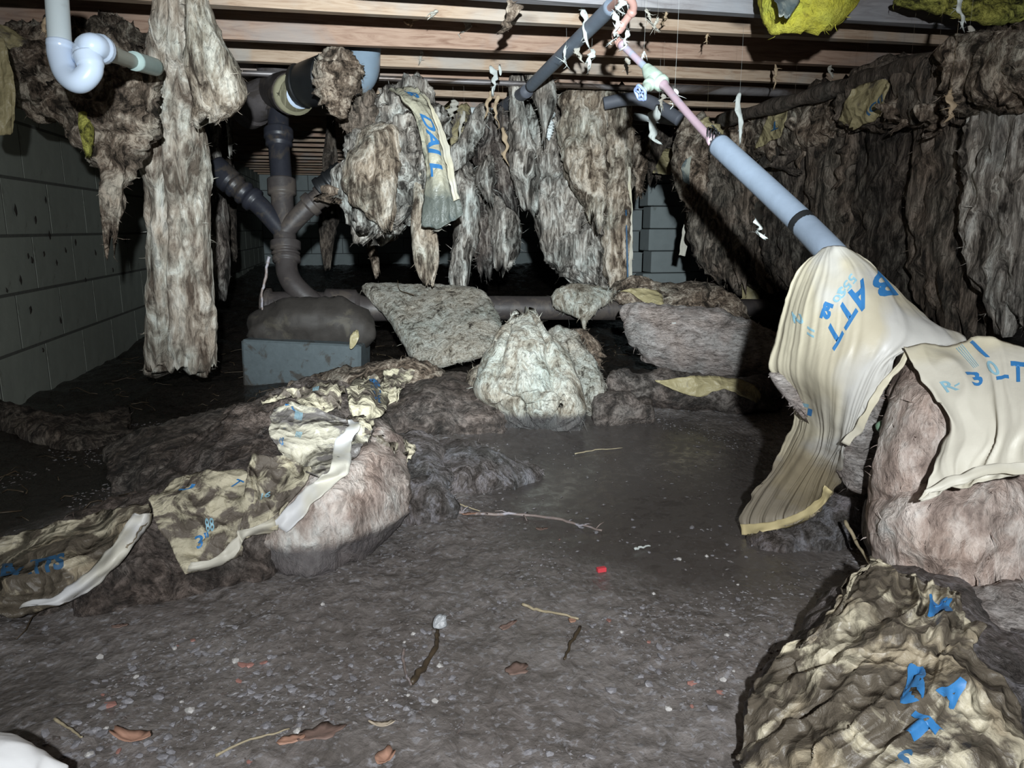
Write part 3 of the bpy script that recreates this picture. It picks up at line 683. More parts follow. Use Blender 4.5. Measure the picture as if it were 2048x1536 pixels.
# ------------------------------------------------------------------ ceiling water pipes: grey foam sleeve, copper line, valve
wp = thing('water_pipe', 'grey foam-sleeved water pipe slanting away under the joists at top centre', 'pipe', P(1140, 110, 2.9))
ringed(wp, 'foam_sleeve', [P(1225, 12, 2.20), P(1140, 95, 2.68), P(1062, 172, 3.38)], [.0235, .0245, .026], FOAM, [(.0, .02, .001)], 20)
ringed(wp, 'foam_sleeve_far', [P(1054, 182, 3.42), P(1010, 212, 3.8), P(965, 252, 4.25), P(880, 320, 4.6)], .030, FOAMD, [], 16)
ringed(wp, 'copper_pipe', [P(1214, 22, 2.24), P(1262, -25, 1.98)], .011, COPPER, [], 12, 12)
cp = thing('copper_line', 'pinkish copper water line with green valve, dropping right to a broken end', 'pipe', P(1330, 180, 2.1))
ringed(cp, 'offset_bend', [P(1246, -12, 2.06), P(1264, 4, 2.08), P(1266, 20, 2.10), P(1255, 36, 2.12), P(1241, 55, 2.14), P(1231, 68, 2.15), P(1235, 82, 2.15), P(1246, 91, 2.14)], .0108, COPPER, [(.30, .36, .003), (.52, .64, .003), (.9, 1, .003)], 14, 60)
ringed(cp, 'pipe', [P(1243, 88, 2.14), P(1298, 142, 2.08)], .0100, COPPERP, [(0, .08, .004)], 14, 30)
ringed(cp, 'valve_body', [P(1292, 134, 2.09), P(1300, 146, 2.08), P(1312, 158, 2.06), P(1330, 172, 2.04)], [.013, .021, .023, .015], VERD, [(.8, .95, .005)], 16, 30)
ringed(cp, 'pipe', [P(1326, 168, 2.04), P(1380, 232, 1.90), P(1427, 284, 1.78)], .0102, COPPERP, [(0, .05, .004), (.93, 1, .003)], 14, 40)
vstem = ringed(cp, 'valve_stem', [P(1306, 158, 2.06), P(1296, 172, 2.04), P(1288, 181, 2.01)], [.016, .013, .006], VERD, [(.3, .5, .004)], 14, 20)
# wheel handle
wc = P(1281, 186, 1.99); axv = P(1286, 183, 2.03)-P(1302, 160, 2.05)-RT*.03; axv /= np.linalg.norm(axv); e1 = np.cross(axv, FW); e1 /= np.linalg.norm(e1); e2 = np.cross(axv, e1)
a = np.linspace(0, 2*math.pi, 33)[:-1]; Rr = .019+.0018*np.cos(5*a)
ringpts = np.array([wc+Rr[k]*(math.cos(a[k])*e1+math.sin(a[k])*e2) for k in range(32)]); pr_ = [tube(np.vstack([ringpts, ringpts[:1]]), .0042, 8, caps=False)]
for k in range(5): pr_.append(tube([wc, wc+.018*(math.cos(k*1.2566)*e1+math.sin(k*1.2566)*e2)], .003, 6))
V, Fc = merge(pr_); mk('valve_wheel', V, Fc, VALVEB, vstem, label='blue valve wheel')
fp = thing('foam_pipe', 'blue-grey foam-sleeved pipe slanting down from the copper end into the draped facing', 'pipe', P(1550, 400, 1.5))
ringed(fp, 'foam_sleeve', [P(1438, 290, 1.76), P(1530, 375, 1.63), P(1606, 447, 1.52)], .0262, FOAM, [], 24)
ringed(fp, 'foam_sleeve', [P(1610, 452, 1.515), P(1664, 508, 1.42), P(1700, 548, 1.42), P(1790, 640, 1.40), P(1890, 735, 1.36)], .0268, FOAM, [], 24)
ringed(fp, 'tape_band', [P(1600, 441, 1.525), P(1614, 456, 1.51)], .0268, BLACK, [], 20, 10)
wr = []
for k in range(5):
    c0 = P(1424+k*5, 271+k*5, 1.80-.008*k); wr.append(tube([c0+.027*(math.cos(t)*UP*.9+math.sin(t)*(RT*.55+FW*.6)+RT*.0008*k*math.sin(3*t)) for t in np.linspace(.2*k, 5.4+.2*k, 20)], .0022, 6))
V, Fc = merge(wr); mk('wire_wrap', V, Fc, BLACK, fp, label='black wire loops')
# foam elbow and dark hose at centre
fe = thing('foam_elbow', 'short dark grey foam sleeve above the right edge of the big hanging batt', 'pipe', P(1250, 205, 3.6))
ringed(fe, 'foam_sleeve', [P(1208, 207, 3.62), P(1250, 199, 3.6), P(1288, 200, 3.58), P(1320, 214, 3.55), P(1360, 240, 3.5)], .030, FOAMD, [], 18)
# white ribbed anchor
an = thing('plastic_anchor', 'white ribbed plastic anchor stuck in the batt below the white pipe', 'fitting', P(1097, 250, 3.75))
ringed(an, 'ribbed_shank', [P(1096, 242, 3.75), P(1097, 262, 3.75), P(1098, 281, 3.76)], [.022, .024, .017, .003], WHITEP, [(.10, .16, .008), (.24, .3, .008), (.38, .44, .008), (.52, .58, .008), (.66, .72, .006), (.8, .85, .004)], 14, 60)
ringed(an, 'head', [P(1096, 228, 3.75), P(1096, 243, 3.75)], [.030, .014], WHITEP, [(0, .4, .010)], 14, 14)

# ------------------------------------------------------------------ hanging insulation
def S(*a): return [(x, y, d_, x2, y2, d2, t) for (x, y, d_, x2, y2, d2, t) in a]
def H(*a): return [(xl, y, d_, xr, y, d_, t) for (y, xl, xr, d_, t) in a]      # (y, xL, xR, depth, t)
IC = 'insulation'
hb = loft('insulation_batt', H((-70, 316, 384, 2.22, .04), (0, 312, 396, 2.24, .045), (60, 299, 403, 2.28, .06), (150, 290, 410, 2.38, .07), (240, 287, 408, 2.46, .075), (330, 286, 417, 2.52, .08), (400, 298, 420, 2.57, .08), (500, 303, 425, 2.62, .08), (600, 303, 430, 2.66, .08), (680, 297, 434, 2.70, .08), (732, 294, 432, 2.72, .07)),
     CREAM, 1, amp=(.024, .014, .005), frq=(6, 17, 50), ragg=.03, crease=[(-.28, .09, .045), (.25, .05, .014)], fib=160, res=1.3, label='tall cream batt hanging like a trunk from joist almost to the floor', cat=IC)
loft('batt_flap', H((-60, 380, 404, 2.16, .02), (0, 374, 412, 2.18, .03), (60, 378, 436, 2.20, .045), (110, 384, 458, 2.22, .055), (160, 392, 478, 2.25, .06), (205, 402, 482, 2.28, .05), (234, 408, 440, 2.30, .03)), CREAM2, 2, amp=(.02, .014, .005), ragg=.03, crease=[(-.1, .1, .03)], fib=80, parent=hb, label='shorter torn lobe')
# torn mass behind the trap
loft('insulation_clump', H((60, 190, 288, 2.85, .05), (110, 60, 286, 2.55, .08), (150, 35, 284, 2.35, .09), (190, 66, 282, 2.25, .08), (235, 128, 278, 2.2, .07), (290, 178, 262, 2.2, .05), (350, 203, 250, 2.2, .04), (410, 214, 238, 2.2, .025), (438, 220, 230, 2.2, .012)), TORN, 3,
     amp=(.055, .035, .008), frq=(10, 26, 60), stretch=(1, 1, .8), ragg=.07, fib=240, res=1.3, label='torn brown fibreglass drooping behind the white trap', cat=IC)
loft('insulation_clump', H((84, 180, 300, 2.80, .02), (98, 150, 300, 2.7, .05), (130, 190, 300, 2.42, .05), (150, 230, 300, 2.38, .03)), CREAM2, 4, label='smoother tan batt end above the trap elbow', cat=IC)
loft('insulation_shred', H((225, 160, 180, 2.12, .02), (260, 162, 186, 2.12, .02), (300, 170, 182, 2.12, .01)), YELD, 5, amp=(.012, .006, .003), ragg=.02, fib=10, fl=.01, label='small yellow-green shred hanging below the torn mass behind trap', cat=IC)
loft('insulation_clump', H((55, -40, 22, 2.3, .04), (90, -40, 62, 2.3, .05), (130, -30, 60, 2.35, .04), (160, 0, 40, 2.35, .02)), KRD, 6, fib=20, label='crumpled olive scrap in the upper left corner', cat=IC)
sheet('paper_strip', [[(-30, 60, 2.0), (5, 75, 2.0), (14, 95, 2.0)], [(-20, 150, 2.0), (8, 150, 2.0), (28, 155, 2.0)], [(-20, 220, 2.0), (12, 215, 2.0), (26, 225, 2.02)], [(-20, 270, 2.0), (10, 272, 2.02), (26, 268, 2.05)]], KRD, 7, label='tan paper strip curling down the left picture edge', cat='paper')
# dark strips far left
for (nm, rows, mt_, lb) in [
    ('insulation_strip', H((200, 418, 440, 3.9, .03), (300, 415, 440, 3.9, .03), (400, 420, 452, 3.9, .04), (500, 424, 458, 3.9, .04), (560, 428, 455, 3.9, .03), (588, 434, 450, 3.9, .01)), GREYD, 'dark narrow batt hanging behind the tall trunk batt'),
    ('insulation_strip', H((236, 446, 462, 4.6, .02), (370, 440, 470, 4.6, .03), (440, 448, 470, 4.6, .03), (512, 452, 472, 4.6, .02)), BROWND, 'very dark short strip beside the left wye arm'),
    ('insulation_strip', H((228, 655, 668, 4.8, .02), (400, 640, 680, 4.8, .03), (470, 642, 668, 4.8, .03), (530, 650, 660, 4.8, .01)), BROWND, 'thin dark strip hanging behind the right wye arm'),
    ('insulation_strip', H((236, 725, 745, 4.6, .02), (400, 722, 755, 4.6, .03), (470, 728, 752, 4.6, .03), (530, 742, 758, 4.6, .02), (545, 748, 756, 4.6, .01)), TORN, 'narrow tan strip hanging between drain stack and striped paper'),
    ('insulation_shred', H((225, 450, 470, 3.6, .02), (260, 455, 462, 3.6, .01), (300, 458, 464, 3.6, .01)), GREY, 'white-grey wisp right of the cream lobe'),
    ]:
    loft(nm, rows, mt_, len(lb), amp=(.02, .012, .004), fib=40, label=lb, cat=IC)
# mud clump in the elbow
loft('insulation_clump', S((632, 150, 2.92, 640, 175, 2.92, .03), (648, 106, 2.9, 655, 205, 2.9, .05), (672, 98, 2.9, 668, 220, 2.9, .06), (697, 112, 2.9, 682, 235, 2.9, .05), (708, 140, 2.92, 700, 180, 2.92, .02)), TORN, 12, stretch=(1, 1, 1), amp=(.035, .026, .008), frq=(12, 30, 60), res=1.6, fib=220, ragg=.02,
     label='muddy fibre clump caught between rubber coupling and grey elbow', cat=IC)
loft('insulation_clump', H((180, 668, 735, 3.15, .05), (215, 672, 745, 3.15, .06), (245, 690, 745, 3.15, .05), (265, 712, 740, 3.15, .03)), BROWN, 13, stretch=(1, 1, 1), amp=(.035, .026, .008), frq=(12, 30, 60), res=1.6, fib=160, label='brown fibre clump hanging under the grey elbow', cat=IC)
# centre-left batt over which the printed strip hangs
loft('insulation_batt', H((178, 775, 828, 3.25, .05), (205, 752, 862, 3.22, .08), (245, 742, 880, 3.22, .09), (280, 700, 880, 3.20, .10), (320, 690, 872, 3.2, .10), (355, 682, 872, 3.2, .10), (395, 690, 850, 3.2, .09), (425, 722, 845, 3.2, .07), (445, 748, 785, 3.2, .03)), GREY, 14,
     amp=(.05, .032, .008), frq=(8, 26, 60), stretch=(1, 1, .8), fib=260, ragg=.08, key='cb', label='lumpy grey batt hanging left of the blue-printed paper strip', cat=IC)
loft('insulation_flap', H((262, 738, 790, 3.1, .03), (300, 712, 792, 3.07, .04), (340, 694, 790, 3.05, .04), (375, 688, 786, 3.04, .04), (405, 706, 788, 3.04, .04), (430, 745, 786, 3.05, .03), (446, 764, 778, 3.05, .01)), CREAM2, 15, amp=(.03, .018, .006), ragg=.04, fib=120, label='tan pointed flap right of the copper stub', cat=IC)
loft('insulation_strip', H((330, 822, 850, 3.15, .02), (400, 828, 852, 3.15, .03), (455, 824, 870, 3.15, .03), (500, 828, 876, 3.15, .035), (540, 834, 874, 3.15, .02), (556, 846, 866, 3.15, .01)), CREAM2, 16, amp=(.02, .012, .005), ragg=.03, fib=80, label='pale ragged strip dangling below the printed paper', cat=IC)
ps = sheet('paper_facing', [[(783, 182, 3.12), (800, 172, 3.1), (838, 180, 3.08)], [(800, 196, 3.0), (836, 205, 2.98), (864, 228, 3.0)], [(840, 250, 2.98), (864, 262, 2.95), (886, 290, 2.98)], [(850, 330, 2.96), (874, 330, 2.93), (902, 345, 2.96)],
       [(846, 400, 2.95), (882, 405, 2.92), (918, 400, 2.95)], [(842, 454, 2.95), (880, 456, 2.93), (926, 430, 2.95)]], KRS, 17, folds=(.014, 5, 1.0), crump=.005, label='wet greenish kraft strip with blue letters draped at centre', cat='paper')
lettering(ps, 'DAJ L', .30, .30, (0.0, .15), (.50, 0), BLUE, bold=.03); lettering(ps, 'R', .45, .06, (0, .11), (.5, 0), BLUE, bold=.04)
sheet('paper_edge', [[(838, 184, 3.04), (846, 190, 3.02)], [(860, 215, 2.94), (870, 222, 2.93)], [(876, 262, 2.92), (888, 264, 2.91)], [(890, 320, 2.9), (904, 320, 2.89)], [(898, 365, 2.9), (912, 362, 2.89)], [(906, 402, 2.91), (918, 400, 2.9)]], KR, 18, folds=(.005, 3, 1), parent=ps, label='clean tan edge of the strip')
# between
BT = [
 ('insulation_batt', H((335, 918, 940, 3.7, .03), (360, 908, 950, 3.7, .05), (420, 905, 950, 3.7, .06), (490, 904, 945, 3.7, .06), (540, 901, 938, 3.7, .05), (565, 905, 930, 3.7, .03)), GREY, 'slim grey batt right of the printed paper strip'),
 ('insulation_batt', H((380, 945, 985, 3.95, .05), (430, 945, 985, 3.95, .06), (500, 948, 986, 3.95, .06), (525, 955, 980, 3.95, .04)), GREYD, 'dark slim batt just right of the slim grey one'),
 ('insulation_batt', H((370, 980, 1022, 3.9, .05), (430, 980, 1028, 3.9, .06), (490, 984, 1030, 3.9, .06), (522, 990, 1022, 3.9, .05)), GREY, 'dark-speckled batt ending above the sewer pipe at centre'),
 ('insulation_clump', H((320, 968, 985, 3.6, .02), (345, 958, 990, 3.6, .04), (370, 958, 988, 3.6, .04), (382, 970, 980, 3.6, .02)), GREY, 'small light lump hanging among dark shreds at centre'),
 ('insulation_strip', H((150, 1020, 1048, 3.55, .03), (200, 1018, 1046, 3.55, .03), (250, 1022, 1050, 3.55, .04), (300, 1025, 1062, 3.58, .04), (350, 1030, 1070, 3.6, .04), (400, 1040, 1075, 3.62, .02)), GREY, 'grey shredded strip hanging where the foam sleeve ends'),
 ('insulation_shred', H((150, 1056, 1092, 3.5, .03), (175, 1060, 1108, 3.5, .03), (200, 1068, 1104, 3.5, .03), (240, 1082, 1098, 3.5, .015), (262, 1086, 1092, 3.5, .01)), GREY, 'pointed grey shred right of the foam sleeve end'),
 ('insulation_clump', H((230, 955, 1015, 3.8, .04), (280, 940, 1025, 3.8, .06), (320, 950, 1050, 3.8, .06), (360, 985, 1068, 3.8, .05), (385, 1010, 1060, 3.8, .03)), GREYD, 'dark shredded mass at the centre of the hanging row'),
 ('insulation_shred', S((965, 212, 3.7, 975, 225, 3.7, .02), (940, 235, 3.65, 962, 262, 3.65, .03), (918, 285, 3.65, 946, 305, 3.65, .03), (892, 318, 3.65, 915, 335, 3.65, .02)), GREY, 'pale grey flap slanting down left of centre'),
 ('insulation_shred', H((222, 895, 940, 4.0, .03), (260, 890, 930, 4.0, .03), (300, 893, 915, 4.0, .02)), KRD, 'olive paper-backed scrap behind the printed strip'),
 ('insulation_batt', H((190, 1122, 1232, 3.75, .05), (240, 1118, 1210, 3.75, .07), (290, 1122, 1205, 3.73, .08), (330, 1130, 1206, 3.70, .09), (370, 1145, 1208, 3.70, .09), (400, 1162, 1206, 3.70, .06), (418, 1175, 1195, 3.7, .03)), CREAM2, 'pale torn upper lobe in front of the big centre batt'),
 ('insulation_batt', H((225, 1048, 1112, 3.95, .06), (270, 1055, 1118, 3.93, .08), (330, 1070, 1135, 3.9, .09), (400, 1066, 1180, 3.9, .10), (450, 1076, 1200, 3.9, .10), (500, 1090, 1205, 3.9, .10), (535, 1112, 1205, 3.92, .08), (560, 1150, 1205, 3.92, .05)), GREY, 'big grey batt hanging at centre behind the sewer pipe'),
 ('insulation_batt', H((200, 1202, 1248, 3.8, .06), (260, 1204, 1256, 3.8, .07), (340, 1204, 1256, 3.8, .08), (430, 1204, 1258, 3.8, .08), (520, 1208, 1258, 3.82, .08), (560, 1214, 1254, 3.82, .05), (578, 1222, 1246, 3.82, .03)), CREAM2, 'tall straight tan batt edge at the right of the big centre batt'),
 ('insulation_clump', H((270, 1262, 1300, 4.6, .03), (310, 1258, 1296, 4.6, .05), (345, 1266, 1290, 4.6, .04), (375, 1270, 1286, 4.6, .02)), TORN, 'small brown torn clump right of the tall batt edge'),
 ('insulation_clump', H((255, 1290, 1345, 4.7, .04), (300, 1292, 1335, 4.7, .05), (330, 1300, 1322, 4.7, .02)), BROWND, 'dark brown clump behind the fallen olive paper scrap'),
 ('insulation_batt', H((290, 1372, 1410, 4.0, .05), (350, 1378, 1440, 3.95, .07), (420, 1380, 1478, 3.9, .09), (480, 1388, 1490, 3.9, .09), (520, 1405, 1480, 3.9, .07), (545, 1432, 1466, 3.9, .03)), BROWN, 'broad brown batt hanging left of the foam pipe'),
 ('insulation_strip', H((480, 1462, 1482, 3.8, .02), (520, 1466, 1490, 3.8, .03), (548, 1474, 1490, 3.8, .01)), BROWN, 'small brown strip above the kraft card'),
 ('insulation_batt', H((245, 1355, 1420, 3.9, .05), (290, 1350, 1420, 3.88, .06), (340, 1345, 1410, 3.85, .06), (375, 1352, 1405, 3.85, .05), (398, 1370, 1395, 3.85, .02)), TORN, 'tan shredded lobe below the copper pipe end'),
]
for k, (nm, rows, mt_, lb) in enumerate(BT):
    loft(nm, rows, mt_, 20+k, amp=(.036, .024, .008), frq=(8, 24, 60), fib=150, fl=.03, ragg=.08, ragt=.03, sup=3.2, label=lb, cat=IC)
sheet('paper_scrap', [[(1328, 300, 4.58), (1352, 296, 4.58)], [(1316, 325, 4.54), (1345, 322, 4.54)], [(1305, 345, 4.5), (1342, 350, 4.5)]], KRD, 40, label='fallen olive paper scrap hanging right of the tall batt edge', cat='paper')
sheet('paper_scrap', [[(1368, 440, 4.3), (1378, 440, 4.3)], [(1362, 480, 4.3), (1378, 480, 4.3)], [(1357, 510, 4.3), (1370, 512, 4.3)]], KR, 41, folds=(.003, 2, 1), label='small pale paper wedge in front of the block pier', cat='paper')
sheet('paper_scrap', [[(1372, 318, 3.75), (1382, 312, 3.75)], [(1362, 340, 3.75), (1380, 342, 3.75)], [(1368, 365, 3.75), (1378, 372, 3.75)]], KRG, 42, folds=(.003, 2, 1), label='grey-green paper scrap on the tan lobe', cat='paper')
pc = sheet('paper_card', [[(1463, 536, 3.9), (1490, 530, 3.9), (1518, 545, 3.9)], [(1466, 575, 3.9), (1492, 575, 3.9), (1520, 577, 3.9)], [(1468, 604, 3.9), (1492, 604, 3.9), (1520, 602, 3.9)]], KRD, 43, folds=(.008, 3, .5), label='hanging kraft panel with a blue stripe above the sewer pipe', cat='paper')
lettering(pc, 'IIIII', .50, .05, (0, .25), (.14, 0), BLUED)
rod('blue_wire', P(1252, 420, 3.72), P(1256, 575, 3.74), .004, BLUED, label='blue-black wire hanging along the tall batt edge', cat='wire')
sheet('paper_edge', [[(1256, 330, 3.75), (1262, 335, 3.74)], [(1258, 450, 3.75), (1265, 450, 3.74)], [(1257, 572, 3.76), (1264, 574, 3.74)]], KR, 44, folds=(.002, 2, 1), crump=.001, label='thin pale paper edge right of the tall centre batt', cat='paper')

# right curtain
def X1(x, y, xv=2.1): return plane_d(x, y, 0, xv)
RC = [
 ('insulation_batt', [(1560, 250, 1.98, 1640, 225, 1.98, .07), (1545, 330, 1.98, 1648, 320, 1.98, .09), (1540, 420, 1.98, 1648, 430, 1.98, .09), (1545, 500, 1.98, 1645, 520, 1.98, .08), (1560, 540, 1.98, 1640, 560, 1.98, .05)], BROWND, 'dark batt hanging behind the upper foam pipe'),
 ('insulation_batt', [(1418, 300, 2.0, 1470, 270, 2.0, .06), (1420, 360, 2.0, 1560, 320, 2.0, .08), (1425, 430, 2.0, 1560, 420, 2.0, .08), (1440, 500, 2.0, 1560, 520, 2.0, .08), (1490, 545, 2.0, 1565, 570, 2.0, .05)], BROWN, 'brown batt hanging just left of the foam pipe middle'),
 ('insulation_batt', [(1640, 200, 1.95, 1715, 190, 1.95, .06), (1650, 300, 1.95, 1728, 290, 1.95, .08), (1650, 400, 1.95, 1728, 410, 1.95, .08), (1655, 500, 1.95, 1722, 500, 1.95, .07), (1670, 560, 1.95, 1705, 560, 1.95, .03)], BROWN, 'narrow lighter brown batt left of the black gap in the right curtain'),
 ('insulation_batt', [(1745, 210, 1.98, 1870, 150, 1.98, .07), (1742, 340, 1.98, 1878, 300, 1.98, .09), (1738, 450, 1.98, 1870, 450, 1.98, .09), (1735, 540, 1.98, 1865, 580, 1.98, .08), (1770, 590, 1.98, 1850, 620, 1.98, .04)], BROWND, 'wide dark brown batt right of the black gap'),
 ('insulation_batt', [(1870, 180, 1.9, 1985, 150, 1.9, .07), (1860, 330, 1.9, 1975, 300, 1.9, .09), (1845, 450, 1.9, 1985, 450, 1.9, .09), (1842, 560, 1.9, 2000, 560, 1.9, .08), (1870, 610, 1.9, 1985, 640, 1.9, .05)], BROWN, 'mottled brown batt second from the right edge'),
 ('insulation_batt', [(1960, 170, 1.8, 2110, 120, 1.8, .07), (1955, 300, 1.8, 2110, 300, 1.8, .09), (1965, 430, 1.8, 2110, 430, 1.8, .09), (1975, 540, 1.8, 2110, 560, 1.8, .08), (1990, 600, 1.8, 2110, 640, 1.8, .05)], GREY, 'greyer batt at the right picture edge'),
 ('insulation_roll', [(1430, 265, 1.92, 1445, 300, 1.92, .05), (1520, 235, 1.92, 1530, 310, 1.92, .06), (1620, 205, 1.90, 1630, 290, 1.9, .06), (1690, 190, 1.88, 1700, 262, 1.88, .05)], TORN, 'shaggy brown folded roll under the far part of the crusted pipe'),
 ('insulation_roll', [(1700, 170, 1.84, 1705, 250, 1.84, .05), (1790, 130, 1.84, 1800, 245, 1.84, .06), (1880, 110, 1.8, 1880, 250, 1.8, .07), (1935, 130, 1.78, 1945, 240, 1.78, .06)], BROWN, 'shaggy brown folded roll under the near part of the crusted pipe'),
 ('insulation_roll', [(1930, 90, 1.72, 1935, 215, 1.72, .05), (2000, 70, 1.7, 2005, 200, 1.7, .06), (2090, 40, 1.66, 2095, 185, 1.66, .06)], TORN, 'ragged brown roll in the upper right corner'),
]
for k, (nm, rows, mt_, lb) in enumerate(RC):
    rows = [(a, b, X1(a, b, c_), d_, e, X1(d_, e, f_), t) for (a, b, c_, d_, e, f_, t) in rows]
    loft(nm, rows, mt_, 60+k, amp=(.04, .026, .008), frq=(7, 22, 55), fib=160, fl=.03, ragg=.07, ragt=.04, sup=3, key='rc%d' % k, label=lb, cat=IC)
f1 = sheet('paper_facing', [[(1702, 178, 0), (1760, 160, 0), (1782, 165, 0)], [(1690, 215, 0), (1735, 215, 0), (1768, 210, 0)], [(1678, 250, 0), (1720, 254, 0), (1765, 232, 0)]], KRD, 71, snap=['rc6', 'rc7'], off=.03, folds=(.012, 9, 1), label='olive kraft flap with blue marks on the near curtain roll', cat='paper')
lettering(f1, 'ICU', .52, .60, (.20, -.25), (.18, .22), BLUED)
f2 = sheet('paper_facing', [[(1542, 218, 0), (1578, 210, 0)], [(1528, 255, 0), (1570, 250, 0)], [(1508, 300, 0), (1558, 275, 0)]], KRD, 72, snap=['rc6'], off=.03, folds=(.010, 4, 1), label='grey-tan kraft flap with blue marks on the far curtain roll', cat='paper')
lettering(f2, 'T', .35, .40, (.45, -.1), (.1, .35), BLUED)
# yellow insulation up in the joists
loft('insulation_batt', S((1520, -30, 2.22, 1525, 18, 2.15, .04), (1555, -40, 2.22, 1555, 52, 2.1, .05), (1610, -40, 2.2, 1610, 46, 2.08, .06), (1650, -40, 2.2, 1655, 44, 2.08, .06), (1700, -40, 2.2, 1705, 4, 2.12, .04)), YEL, 80, stretch=(1, 1, 1), amp=(.015, .01, .004), fib=100, label='bright yellow fibreglass drooping between joists at top right', cat=IC)
sheet('paper_scrap', [[(1548, -10, 2.0), (1600, -10, 2.0)], [(1552, 10, 1.98), (1592, 12, 1.98)], [(1562, 34, 1.96), (1580, 36, 1.96)]], KRG, 81, folds=(.01, 4, 1), label='grey-white backing scrap on the bright yellow fibreglass', cat='paper')
loft('insulation_batt', S((1785, 0, 2.35, 1790, 12, 2.35, .02), (1850, -15, 2.3, 1850, 20, 2.3, .03), (1930, -20, 2.3, 1930, 30, 2.28, .03), (1985, -10, 2.3, 1990, 42, 2.28, .03), (2070, 0, 2.3, 2070, 36, 2.28, .03)), YELD, 82, stretch=(1, 1, 1), amp=(.015, .01, .004), fib=80, label='dull yellow-green fibreglass along the joist in the top right corner', cat=IC)

# ------------------------------------------------------------------ pieces lying over the sewer pipe
loft('insulation_batt', S((722, 572, 3.40, 745, 592, 3.30, .02), (780, 572, 3.42, 790, 650, 3.15, .05), (830, 576, 3.42, 835, 726, 3.0, .055), (880, 577, 3.42, 890, 730, 2.98, .055), (930, 578, 3.42, 945, 715, 3.0, .055), (962, 590, 3.4, 985, 700, 3.05, .05), (985, 640, 3.3, 996, 690, 3.1, .03)), FLAP, 90, stretch=(1, 1, 1), amp=(.010, .006, .003), frq=(6, 20, 70), fib=260, fl=.02, key='flap', res=1.3,
     label='pale dirt-speckled batt draped over the sewer pipe left of centre', cat=IC)
loft('insulation_clump', S((1103, 592, 3.42, 1108, 612, 3.40, .02), (1135, 572, 3.45, 1140, 625, 3.38, .035), (1165, 572, 3.45, 1168, 638, 3.36, .04), (1195, 576, 3.45, 1198, 618, 3.38, .03), (1222, 584, 3.45, 1222, 596, 3.42, .012)), PALE, 91, stretch=(1, 1, 1), amp=(.010, .008, .004), fib=200, label='whitish tuft draped over the middle of the sewer pipe', cat=IC)
loft('insulation_shred', H((608, 1148, 1190, 3.37, .02), (625, 1155, 1180, 3.36, .015), (645, 1162, 1174, 3.36, .012), (658, 1166, 1170, 3.36, .006)), PALE, 92, amp=(.006, .004, .002), fib=40, fl=.012, label='small pointed tip hanging from the whitish tuft on the pipe', cat=IC)
loft('insulation_batt', S((1225, 575, 3.55, 1225, 598, 3.5, .02), (1270, 560, 3.55, 1260, 605, 3.46, .04), (1320, 573, 3.55, 1300, 625, 3.4, .05), (1390, 573, 3.55, 1380, 650, 3.35, .06), (1440, 582, 3.5, 1440, 680, 3.3, .06), (1468, 605, 3.45, 1480, 690, 3.25, .05), (1478, 640, 3.4, 1500, 690, 3.25, .03)), TORN, 93, stretch=(1.2, 1.2, .6), amp=(.02, .012, .005), fib=260, key='b93', label='long brown batt lying over the sewer pipe right of centre', cat=IC)
sheet('paper_facing', [[(1240, 583, 0), (1262, 578, 0), (1290, 576, 0)], [(1262, 588, 0), (1290, 590, 0), (1322, 588, 0)], [(1290, 606, 0), (1312, 612, 0), (1330, 618, 0)]], KRD, 94, snap=['b93'], off=.02, folds=(.008, 5, 1), label='small curl of kraft paper on the long brown batt', cat='paper')
loft('insulation_batt', S((1246, 622, 3.05, 1262, 690, 2.98, .05), (1275, 618, 3.05, 1290, 712, 2.9, .09), (1340, 628, 3.05, 1350, 728, 2.88, .11), (1420, 640, 3.02, 1425, 738, 2.86, .12), (1480, 668, 3.0, 1485, 748, 2.84, .12), (1530, 680, 2.98, 1530, 750, 2.84, .10), (1550, 706, 2.96, 1548, 745, 2.86, .05)), LAV, 95, amp=(.022, .012, .004), frq=(6, 20, 60), fib=260, key='b95', res=1.2,
     label='thick greyish pink batt lying folded in front of the sewer pipe', cat=IC)
sheet('paper_edge', [[(1325, 640, 2.90), (1330, 644, 2.89)], [(1370, 644, 2.88), (1370, 649, 2.87)], [(1405, 646, 2.87), (1405, 651, 2.86)]], SHREDW, 96, folds=(.001, 2, 1), crump=.001, label='thin white strip lying on top of the greyish pink batt', cat='paper')
loft('insulation_batt', S((1215, 760, 2.6, 1225, 790, None, .04), (1290, 750, 2.7, 1290, 806, None, .07), (1380, 752, 2.7, 1380, 815, None, .08), (1460, 756, 2.7, 1460, 822, None, .08), (1520, 762, 2.7, 1515, 815, None, .07), (1560, 775, 2.7, 1550, 800, None, .04)), MUDI, 97, stretch=(1, 1, 1), amp=(.02, .010, .004), fib=60, key='b97', floor=True, label='flat mud-soaked batt below the greyish pink one', cat=IC)
sheet('paper_facing', [[(1310, 760, 0), (1390, 754, 0), (1450, 756, 0), (1508, 768, 0)], [(1325, 768, 0), (1400, 770, 0), (1455, 775, 0), (1520, 788, 0)], [(1345, 778, 0), (1395, 794, 0), (1450, 778, 0), (1512, 808, 0)]], KRD, 98, snap=['b97'], off=.012, folds=(.004, 5, 1), label='tan wavy paper facing on the flat mud-soaked batt', cat='paper')
